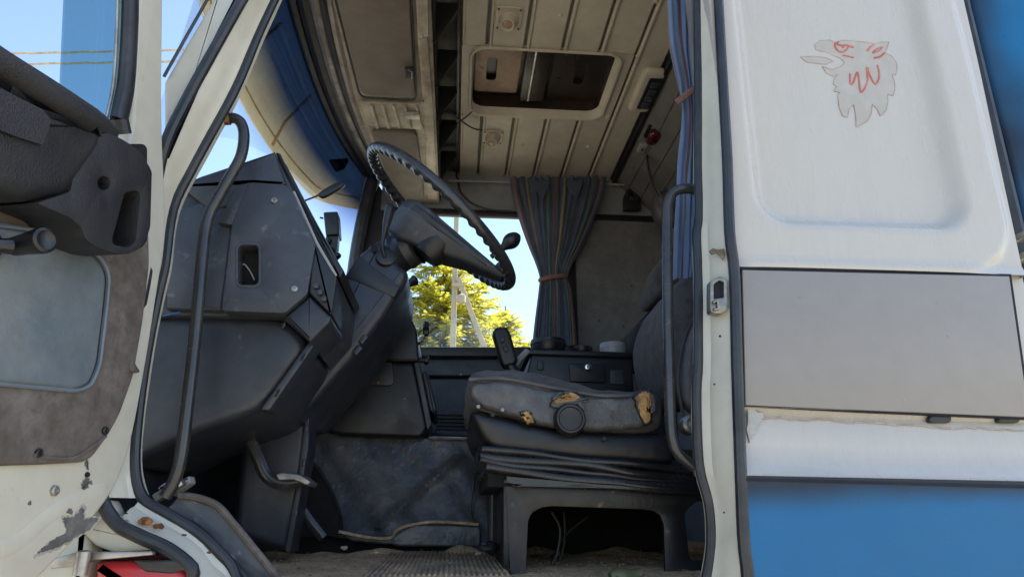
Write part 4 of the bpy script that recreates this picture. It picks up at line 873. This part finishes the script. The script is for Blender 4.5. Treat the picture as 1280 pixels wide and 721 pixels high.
# ================================================================== curtains
def curtain_mat(name, base):
    m = bpy.data.materials.new(name); m.use_nodes = True; t = m.node_tree; N, L = t.nodes, t.links; b_ = N['Principled BSDF']
    uv = N.new('ShaderNodeUVMap'); sp = N.new('ShaderNodeSeparateXYZ'); L.new(uv.outputs[0], sp.inputs[0])
    rp = N.new('ShaderNodeValToRGB'); rp.color_ramp.interpolation = 'CONSTANT'; L.new(sp.outputs[0], rp.inputs[0])
    navy = base; stops = [(0, navy), (.03, (.15, .09, .09)), (.045, navy), (.15, (.25, .21, .13)), (.175, navy), (.26, (.10, .055, .06)), (.285, navy), (.36, (.08, .14, .14)), (.40, navy), (.47, (.16, .095, .09)), (.485, navy), (.56, (.23, .19, .12)),
             (.58, navy), (.66, (.07, .10, .17)), (.70, navy), (.77, (.15, .09, .09)), (.785, navy), (.86, (.08, .14, .14)), (.89, navy), (.945, (.24, .13, .10)), (.97, navy)]
    e = rp.color_ramp.elements; e[0].color = (*navy, 1); e[0].position = 0; e[1].position = stops[1][0]; e[1].color = (*stops[1][1], 1)
    for p_, c_ in stops[2:]: q_ = e.new(p_); q_.color = (*c_, 1)
    nz = N.new('ShaderNodeTexNoise'); nz.inputs['Scale'].default_value = 14; tc = N.new('ShaderNodeTexCoord'); L.new(tc.outputs['Object'], nz.inputs['Vector'])
    h = N.new('ShaderNodeHueSaturation'); mr = N.new('ShaderNodeMapRange'); mr.inputs[3].default_value = .7; mr.inputs[4].default_value = 1.3; L.new(nz.outputs[0], mr.inputs[0]); L.new(mr.outputs[0], h.inputs['Value']); L.new(rp.outputs[0], h.inputs['Color'])
    L.new(h.outputs[0], b_.inputs['Base Color']); b_.inputs['Roughness'].default_value = .9; b_.inputs['Sheen Weight'].default_value = .3; b_.inputs['Specular IOR Level'].default_value = .15
    wv = N.new('ShaderNodeTexNoise'); wv.inputs['Scale'].default_value = 400; L.new(tc.outputs['Object'], wv.inputs['Vector']); bp = N.new('ShaderNodeBump'); bp.inputs['Strength'].default_value = .3; bp.inputs['Distance'].default_value = .001; L.new(wv.outputs[0], bp.inputs['Height']); L.new(bp.outputs[0], b_.inputs['Normal'])
    tr = N.new('ShaderNodeBsdfTranslucent'); L.new(h.outputs[0], tr.inputs[0]); ms = N.new('ShaderNodeMixShader'); ms.inputs[0].default_value = .25
    L.new(b_.outputs[0], ms.inputs[1]); L.new(tr.outputs[0], ms.inputs[2]); L.new(ms.outputs[0], N['Material Output'].inputs[0]); return m
def drape(name, rows, y, folds, amp, m, parent, seed=0, nu=220, dv=6):
    rows = spl(rows, dv); rings = []
    for r_ in rows:
        py, xl, xr = r_[:3]; am = amp * (r_[3] if len(r_) > 3 else 1); ring = []
        for i in range(nu + 1):
            u = i / nu; ph_ = u * folds * 2 * math.pi + 1.1 * noise.noise(V((u * 5, py * .006, seed))) * 2
            p = AY(xl + (xr - xl) * u, py, y); w_ = math.sin(ph_) + .35 * math.sin(2.3 * ph_ + seed)
            p.y += am * w_ + .008 * noise.noise(V((u * 9, py * .02, seed + 4))); p.x += am * .45 * math.cos(ph_); p.z += .004 * noise.noise(V((u * 14, 0, seed)))
            ring.append(p)
        rings.append(ring)
    b = BM(); loft(b, rings, uv=True); return fin(name, b, m, parent, ang=180)
ct1 = thing('window_curtain', AY(690, 432, 2.08), 'navy striped curtain gathered with a ribbon at the passenger window', 'curtain', 'cab curtains')
drape('cloth', [(222, 637, 757, .9), (245, 641, 752, 1), (275, 649, 741, 1), (305, 659, 728, .95), (330, 669, 714, .8), (347, 674, 709, .65), (362, 673, 713, .75), (395, 669, 717, .9), (432, 665, 720, 1)], 2.06, 12, .016, curtain_mat('navy_striped_cloth', (.075, .092, .14)), ct1)
b = BM(); q = []
for k in range(28):
    a = 2 * math.pi * k / 28; c = AY(691.5, 348, 2.06); q.append(c + V((.066 * math.cos(a), .032 * math.sin(a), .012 * math.cos(a))))
tube(b, q, .012, 8, closed=True, flat=(V((0, 1, 0)), .5)); fin('tie_ribbon', b, cloth_band, ct1)
b = BM(); tube(b, YS([(560, 226), (830, 232)], 2.1), .006, 8); fin('curtain_rail', b, greyp, ct1)
for px, py in ((676, 237), (718, 237)):
    b = BM(); prism(b, YS([(px - 12, py - 10), (px + 12, py - 12), (px + 3, py + 13)], 2.02), IN * .006); wob(b, .008, 20); fin('folded_corner', b, MATS.get('x') or bpy.data.materials['navy_striped_cloth'], ct1)
ct2 = thing('door_curtain', AY(856, 350, .16), 'light blue striped curtain hanging behind the rear door pillar', 'curtain', 'cab curtains')
drape('cloth', [(-180, 815, 905, 1), (-60, 828, 900, 1), (0, 834, 896, 1), (60, 838, 894, 1), (105, 848, 892, .6), (128, 852, 890, .5), (150, 852, 890, .6), (200, 848, 890, .9), (300, 844, 888, 1), (349, 843, 884, 1)], .17, 6, .010, curtain_mat('blue_striped_cloth', (.13, .19, .33)), ct2, 3)
b = BM(); tube(b, spv(YS([(846, 128), (856, 121), (868, 112), (885, 106)], .145), 5), .008, 8, flat=(IN, .4)); fin('tie_ribbon', b, cloth_band, ct2)

# ================================================================== threshold cover, floor mat, debris
tc_ = thing('threshold_cover', AY(260, 700, .1), 'scuffed blue grey sheet cover over the step well at the sill', 'threshold cover')
pts = [(205, 640), (224, 618), (272, 632), (306, 670), (352, 728), (300, 740), (268, 700), (236, 665)]
b = BM(); pillow(b, YS(rpoly(pts, 4), .085), IN * .012, .004); wob(b, .003, 14); fin('sheet', b, mat('scuffed_sheet', (.055, .065, .08), .5, col2=(.10, .108, .115), scale=9, col3=(.24, .22, .19), scale3=30, lo3=.6, hi3=.72, var=.2, bump=.2), tc_)
b = BM(); tube(b, spv(YS([(224, 619), (248, 622), (272, 632), (290, 652), (306, 671), (352, 728)], .082), 4), .006, 8); fin('rolled_edge', b, felt, tc_)
b = BM(); tube(b, spv(YS([(238, 652), (262, 672), (300, 712), (318, 735)], .07), 4), .005, 8); fin('rubber_strip', b, rubber, tc_)
b = BM(); pillow(b, YS(rpoly([(196, 610), (206, 602), (212, 610), (236, 594), (238, 603), (214, 620)], 2), .12), IN * .03, .004); fin('fold_bracket', b, greyp, tc_)
mat('grit_clod', (.30, .23, .16), .95, var=.3, bump=.8)
fm = thing('floor_mat', (.0, .5, -.004), 'sandy ribbed rubber mat on the cab floor before the seat', 'mat')
x0_, x1_, y0_, y1_ = -.16, .11, .2, .78
def fz(y): return -.004 - .028 * max(0, 1 - (y - .035) / .7)
def on_floor(b):
    for v in b.verts: v.co.z += fz(v.co.y)
b = BM(); slab(b, x0_, x1_, y0_, y1_, -.004, .0045); on_floor(b); fin('mat_sheet', b, matm, fm)
for k in range(26):
    x = x0_ + .006 + (x1_ - x0_ - .012) * k / 25
    b = BM(); slab(b, x - .0025, x + .0025, y0_ + .01, y1_ - .01, .003, .0075); on_floor(b); fin('rib', b, matm, fm, bevel=.001, seg=1)
for k, (px, py, s) in enumerate(((612, 684, 11), (598, 691, 3.5), (560, 703, 3), (742, 718, 5), (470, 690, 3), (430, 684, 4))):
    c = AY(px, py, .45); b = BM(); bmesh.ops.create_icosphere(b, subdivisions=2, radius=s * .0016, matrix=Matrix.Translation(c) @ Matrix.Diagonal((1.4, 1, .7, 1))); wob(b, s * .001, 70, k)
    tag(fin('debris_lump', b, rubber if k == 0 else MATS['grit_clod']), ['crumpled dark rag at the foot of the seat base', 'small sandy clod beside the crumpled rag', 'small sandy clod on the ribbed mat', 'pale clod in front of the seat base opening', 'small sandy clod below the engine cover skirt', 'sandy clod near the footwell corner'][k], 'debris')
b = BM(); c = AY(782, 720, .2); lathe(b, c, V((1, .1, .1)), [(-.03, .012), (-.02, .016), (.0, .016), (.01, .012), (.03, .012), (.034, .004)], 14); tag(fin('pipe_fitting', b, mat('brass', (.17, .165, .08), .5, metal=.5, var=.2)), 'dull greenish metal fitting lying at the seat base edge', 'fitting')
b = BM(); rnd = random.Random(3)
for k in range(1500):
    x, y = rnd.uniform(-.5, .9), rnd.uniform(.08, 1.0); r_ = rnd.uniform(.0008, .003)
    bmesh.ops.create_icosphere(b, subdivisions=1, radius=r_, matrix=Matrix.Translation((x, y, .0 - .028 * max(0, 1 - (y - .035) / .7) + noise.noise(V(((x + .75) / 1.85 * 110 * .11, (y - .035) / 2.1 * 110 * .11, 0))) * .006)) @ Matrix.Diagonal((rnd.uniform(.7, 1.5), 1, .6, 1)))
tag(fin('floor_grit', b, mat('grit', (.26, .20, .14), .95, var=.4, vscale=20)), 'loose sand and grit scattered over the cab floor', 'grit', kind='stuff')

# ================================================================== open driver door
AL = R(103); DD = V((math.cos(AL), -math.sin(AL), 0)); DN = V((DD.y, -DD.x, 0)); H0 = V((-.535, -.02, 0))
if DN.dot(CAM - H0) < 0: DN = -DN                       # DN points to the cab side, towards the viewer
door = thing('driver_door', (H0.x, H0.y, -.05), 'open cream driver door with worn brown lining and black armrest', 'door')
def DP(px, py, o=0.): return AP(px, py, H0 + DN * o, DN)
def DS(pts, o=0.): return [DP(a, c, o) for a, c in pts]
def dpil(name, px, o, th_, r, m, parent, corner=0, smoothk=0, n=4):
    pts = rpoly(px, corner) if corner else px
    if smoothk: pts = spl(px, smoothk, True)
    b = BM(); pillow(b, DS(pts, o), -DN * th_, r, n); return fin(name, b, m, parent)
edge = [(205, -70), (205, 0), (204, 100), (205, 180), (208, 250), (206, 310), (197, 370), (188, 430), (174, 510), (160, 570), (143, 612), (112, 655), (72, 700), (30, 742)]
es_ = spl(edge, 4)
skin = [(a, c) for a, c in es_] + [(-240, 800), (-240, 150), (0, 150), (140, 190), (160, 190), (166, 150), (174, 0), (175, -70)]
b = BM(); pillow(b, DS(skin, 0), -DN * .045, .008); wob(b, .0008, 10); dsk = fin('door_skin', b, cream, door)
b = BM(); tube(b, DS(spl([(162, -70), (163, 0), (161, 60), (157, 110), (148, 152)], 4), .004), .016, 10, flat=(DN, .7)); fin('window_channel', b, rubber, door)
b = BM(); tube(b, DS([(149, 150), (153, 168)], .012), .014, 10); fin('channel_end', b, leath, door)
b = BM(); tube(b, DS(spl([(148, -70), (147, 0), (145, 60), (141, 110), (133, 148)], 4), -.006), .003, 8); fin('glass_edge', b, steel, door)
b = BM(); prism(b, DS([(88, -70), (82, 0), (76, 130), (140, 165), (150, 100), (152, 0), (152, -70)], -.018), -DN * .004); fin('quarter_glass', b, glt, door)
b = BM(); tube(b, DS([(-240, -520), (-20, -160), (60, -110), (150, -95), (205, -80)], -.02), .02, 8); fin('window_frame_top', b, cream, door)
# lining
ln = [(-240, 200), (0, 246), (100, 280), (186, 262), (188, 330), (180, 400), (168, 470), (150, 520), (134, 548), (112, 577), (60, 580), (0, 582), (-240, 600)]
b = BM(); pillow(b, DS(rpoly(ln, 12), .010), -DN * .011, .005); fl1 = fin('lining', b, felt, door)
b = BM(); pillow(b, DS(spl([(166, 448), (170, 455), (176, 464), (170, 466), (163, 462)], 3, True), .014), -DN * .01, .003); fin('torn_corner', b, felt, fl1)
ins = [(-240, 262), (0, 284), (60, 292), (108, 312), (126, 326), (134, 345), (131, 380), (122, 455), (112, 480), (96, 486), (0, 477), (-240, 460)]
b = BM(); pillow(b, DS(rpoly(ins, 10), .020), -DN * .012, .006); fin('vinyl_inset', b, vinyl, fl1)
b = BM(); tube(b, DS(rpoly([(-242, 260), (0, 282), (60, 290), (109, 310), (128, 325), (136, 345), (133, 380), (124, 456), (113, 482), (96, 488), (0, 479), (-242, 462)], 10), .013), .0035, 6, closed=True); fin('inset_piping', b, vinyle, fl1)
b = BM(); tube(b, DS(spl([(42, 568), (60, 572), (90, 572), (112, 560), (132, 545)], 5), .0105), .0028, 6); fin('lining_hem', b, felt, fl1)
for px, py in ((131, 538), (48, 566)): screw(DP(px, py, .011), DN, .006, fl1, blackp, 'trim_button')
# armrest and pocket
dpil('armrest_body', [(-240, -40), (-20, 92), (60, 126), (104, 140), (138, 158), (130, 190), (92, 244), (45, 252), (0, 240), (-240, 170)], .085, .08, .022, leath, door, corner=10)
b = BM(); tube(b, DS(spl([(-240, -55), (-60, 45), (0, 82), (50, 112), (110, 150)], 4), .08), .020, 12); fin('armrest_roll', b, leath, door)
b = BM(); tube(b, DS([(110, 150), (122, 158), (138, 168)], .066), [.02, .019, .014], 12); fin('roll_end', b, leath, door)
b = BM(); prism(b, DS(rpoly([(-10, 106), (20, 122), (50, 137), (62, 150), (52, 182), (20, 172), (-10, 160)], 4), .088), DN * .003); fin('pocket_recess', b, leath, door)
ecap = [(100, 182), (112, 172), (136, 166), (156, 176), (176, 190), (190, 214), (188, 284), (180, 308), (160, 318), (142, 316), (120, 308), (108, 300), (102, 284), (88, 272), (46, 254), (88, 240)]
b = BM(); plate_hole(b, DS(rpoly(ecap, 5), .082), [DS(rpoly([(156, 240), (172, 238), (176, 244), (170, 302), (160, 310), (142, 306), (140, 300)], 5), .082), DS([(130 + 8 * math.cos(a), 229 + 9 * math.sin(a)) for a in [k * math.pi / 8 for k in range(16)]], .082)], -DN * .07)
ec = fin('armrest_end', b, leath, door, bevel=.004)
b = BM(); prism(b, DS(rrect(108, 180, 184, 306, 8), .03), -DN * .01); fin('cavity', b, hole, ec)
screw(DP(128, 232, .05), DN, .008, ec); b = BM(); lathe(b, DP(130, 229, .04), DN, [(0, .015), (.004, .015)], 16); fin('screw_well', b, blackp, ec)
# window crank
ck = BM(); lathe(ck, DP(-30, 306, .03), DN, [(-.01, .02), (.02, .018), (.024, .01)], 16); cr_ = fin('window_crank', ck, blackp, door)
b = BM(); tube(b, [DP(-30, 306, .05), DP(0, 307, .055), DP(14, 308, .06)], [.010, .009, .010], 10); fin('crank_arm', b, blackp, cr_)
b = BM(); lathe(b, DP(18, 308, .04), DN + V((.0, -.25, 0)), [(0, .012), (.03, .014), (.05, .0165), (.056, .0155), (.058, .012), (.056, .009), (.056, 0)], 24); fin('crank_knob', b, blackp, cr_)
# bolts, chips and scrapes on the lower skin
screw(DP(68, 613, .001), DN, .007, dsk); screw(DP(109, 593, .001), DN, .004, dsk, hole, 'drain_hole')
grime = mat('scraped_metal', (.10, .10, .10), .6, col2=(.16, .155, .15), scale=30, col3=(.2, .12, .07), scale3=50, lo3=.6, hi3=.65, var=.3, bump=.4)
primer = mat('grey_primer', (.36, .34, .30), .8, col2=(.30, .22, .15), scale=25, lo=.5, hi=.7, var=.2)
for k, q in enumerate(([(48, 690), (70, 672), (84, 664), (80, 648), (94, 644), (104, 634), (106, 648), (122, 646), (116, 658), (96, 670), (70, 684)], [(104, 602), (110, 598), (114, 603), (108, 610), (103, 610)], [(62, 616), (76, 608), (79, 618), (72, 621)], [(106, 580), (110, 574), (110, 586)], [(36, 628), (39, 627), (38, 631)], [(84, 640), (88, 634), (90, 641)])):
    P = [(a + random.uniform(-1.6, 1.6), c + random.uniform(-1.6, 1.6)) for a, c in spl(q, 8, True)]
    if k == 2: P = [(69 + 5.5 * math.cos(a), 613 + 6 * math.sin(a)) for a in [i * .5 for i in range(12)]]
    cx, cy = sum(p[0] for p in P) / len(P), sum(p[1] for p in P) / len(P)
    if k in (0, 1, 2):                                  # bare primer shows round the scrape
        Q = [(cx + (a - cx) * 1.13 + random.uniform(-.8, .8), cy + (c - cy) * 1.16 + random.uniform(-.8, .8)) for a, c in P]
        b = BM(); prism(b, DS(Q, .0007), -DN * .004); fin('primer_edge', b, primer, dsk, smooth=False)
    b = BM(); prism(b, DS(P, .0012), -DN * .004); fin('paint_chip', b, grime, dsk, smooth=False)
b = BM(); tube(b, DS(spl([(0, 688), (30, 672), (60, 645), (100, 622), (130, 612)], 4), .0), .012, 8, flat=(DN, .12)); fin('pressed_crease', b, cream, dsk)

# ================================================================== outside: tree, pole, wires
def spruce(name, base, h, rad, seed, label, group):
    rn = random.Random(seed); t = thing(name, base, label, 'tree', group)
    b = BM(); tube(b, [base + UP * h * k / 8 + V((rn.uniform(-.04, .04), rn.uniform(-.04, .04), 0)) for k in range(9)], [.26 * (1 - k / 8.6) + .012 for k in range(9)], 8); fin('trunk', b, bark, t)
    verts, faces = [], []; bl = BM()
    def sprig(p, d, L):
        sd = d.cross(UP); sd = sd.normalized() if sd.length > .01 else XP
        up = sd.cross(d).normalized()
        for k in range(5):
            f_ = k / 4; w_ = L * .42 * (1 - .55 * f_); c = p + d * L * f_ + UP * (-.12 * L * f_ * f_)
            for s in (-1, 1):
                tip = c + (sd * s * rn.uniform(.5, 1.1) + d * .8 + up * rn.uniform(-.5, .3)).normalized() * w_
                q = len(verts); wd = d * L * .12; verts.extend([c - wd, c + wd, tip + wd * .45, tip - wd * .35]); faces.append((q, q + 1, q + 2, q + 3))
    z = h * .10
    while z < h * .985:
        fr = 1 - z / h; Lb = rad * (fr ** .8) * rn.uniform(.78, 1.12) + .10
        nb = 13 if z < h * .85 else 8; a0 = rn.uniform(0, 6.28)
        for k in range(nb):
            a = a0 + 6.283 * k / nb + rn.uniform(-.3, .3); L = Lb * rn.uniform(.75, 1.1)
            d0 = V((math.cos(a), math.sin(a), 0)); pts = []
            for s in range(7):
                f_ = s / 6; pts.append(base + UP * (z - L * .28 * f_ + L * .22 * f_ ** 3) + d0 * L * f_)
            tube(bl, pts, [.04 * (1 - .8 * s / 6) for s in range(7)], 4, cap=False)
            m = max(5, int(L / .17))
            for i in range(m):
                f_ = .18 + .82 * (i + rn.random()) / m; j = min(5, int(f_ * 6)); p = pts[j].lerp(pts[j + 1], f_ * 6 - j); dd = (pts[j + 1] - pts[j]).normalized()
                sd = dd.cross(UP).normalized()
                for s in (-1, 1):
                    sprig(p, (dd * .75 + sd * s * rn.uniform(.3, 1.) + UP * rn.uniform(-.45, .12)).normalized(), rn.uniform(.45, .95) * (1.15 - .45 * f_) * (.6 + .4 * L / rad))
            sprig(pts[-1], (pts[-1] - pts[-2]).normalized(), .5)
        z += h * .030 * rn.uniform(.8, 1.2)
    fin('branches', bl, bark, t)
    me = bpy.data.meshes.new('crown'); me.from_pydata([v - base for v in verts], [], faces); me.materials.append(needle); o = bpy.data.objects.new('crown', me); COL.objects.link(o); o.parent = t
    return len(faces)
def gp(px, y): p = AY(px, 400, y); return V((p.x, y, -1.38))
nf = spruce('spruce_tree', gp(556, 30.0), 14.8, 8.2, 3, 'tall yellow green spruce behind the pole, seen through the passenger window', 'spruce trees beyond the cab')
nf += spruce('spruce_tree', gp(632, 36.0), 13.2, 6.0, 9, 'lower spruce right of the pole, tips reaching the curtain', 'spruce trees beyond the cab')
nf += spruce('spruce_tree', gp(466, 35.0), 16, 5.2, 5, 'spruce left of the pole, mostly hidden behind the steering column', 'spruce trees beyond the cab')
YP = 24.
pol = thing('utility_pole', gp(568, YP), 'cream concrete utility pole with slanting brace outside the window', 'pole')
PX = AY(567, 400, YP).x
def post(name, a, c, w0, w1, m, parent):
    b = BM(); d = (c - a).normalized(); s = XP - d * XP.dot(d); s.normalize(); n_ = d.cross(s)
    loft(b, [[p + s * x * w_ + n_ * y * w_ for x, y in rrect(-1, -1, 1, 1, .25, 2)] for p, w_ in ((a, w0), (a.lerp(c, .5), (w0 + w1) / 2), (c, w1))], True, True); return fin(name, b, m, parent)
post('mast', V((PX, YP, -1.38)), V((PX, YP, 18.5)), .13, .08, polem, pol)
bt = AY(576, 356, YP - .2); bb_ = AY(605, 433, YP - .2); dirb = (bb_ - bt).normalized(); foot = bt + dirb * ((-1.38 - bt.z) / dirb.z)
post('brace', bt - dirb * .3, foot, .09, .115, polem, pol)
b = BM(); box(b, AY(573, 357, YP - .2), (.5, .3, .12)); fin('clamp', b, polem, pol, bevel=.01)
b = BM(); c = AY(577, 373, YP - .5); lathe(b, c, UP, [(-.2, .06), (-.16, .16), (.1, .17), (.16, .08), (.2, .02)], 16); fin('lamp_globe', b, polem, pol)
for z in (17.4, 18.0):
    b = BM(); slab(b, PX - .9, PX + .9, YP - .2, YP - .1, z, z + .1); fin('cross_arm', b, bark, pol)
for k, (pa, pb, lb) in enumerate((((-60, 69), (215, 63), 'upper of two pale power lines crossing the sky behind the door window'), ((-60, 82), (215, 77), 'lower of two pale power lines crossing the sky behind the door window'))):
    a = AY(*pa, YP); c = AY(*pb, YP); d = c - a; q = []
    for s in range(61):
        f_ = -.6 + 2.9 * s / 60; p = a + d * f_; p.z += .02 * math.sin(s * 2.1) - .0; q.append(p)
    b = BM(); tube(b, q, .05, 6); tag(fin('power_line', b, wirem), lb, 'power line', 'power lines')

for o in bpy.data.objects:
    if '_o' in o.keys(): del o['_o']
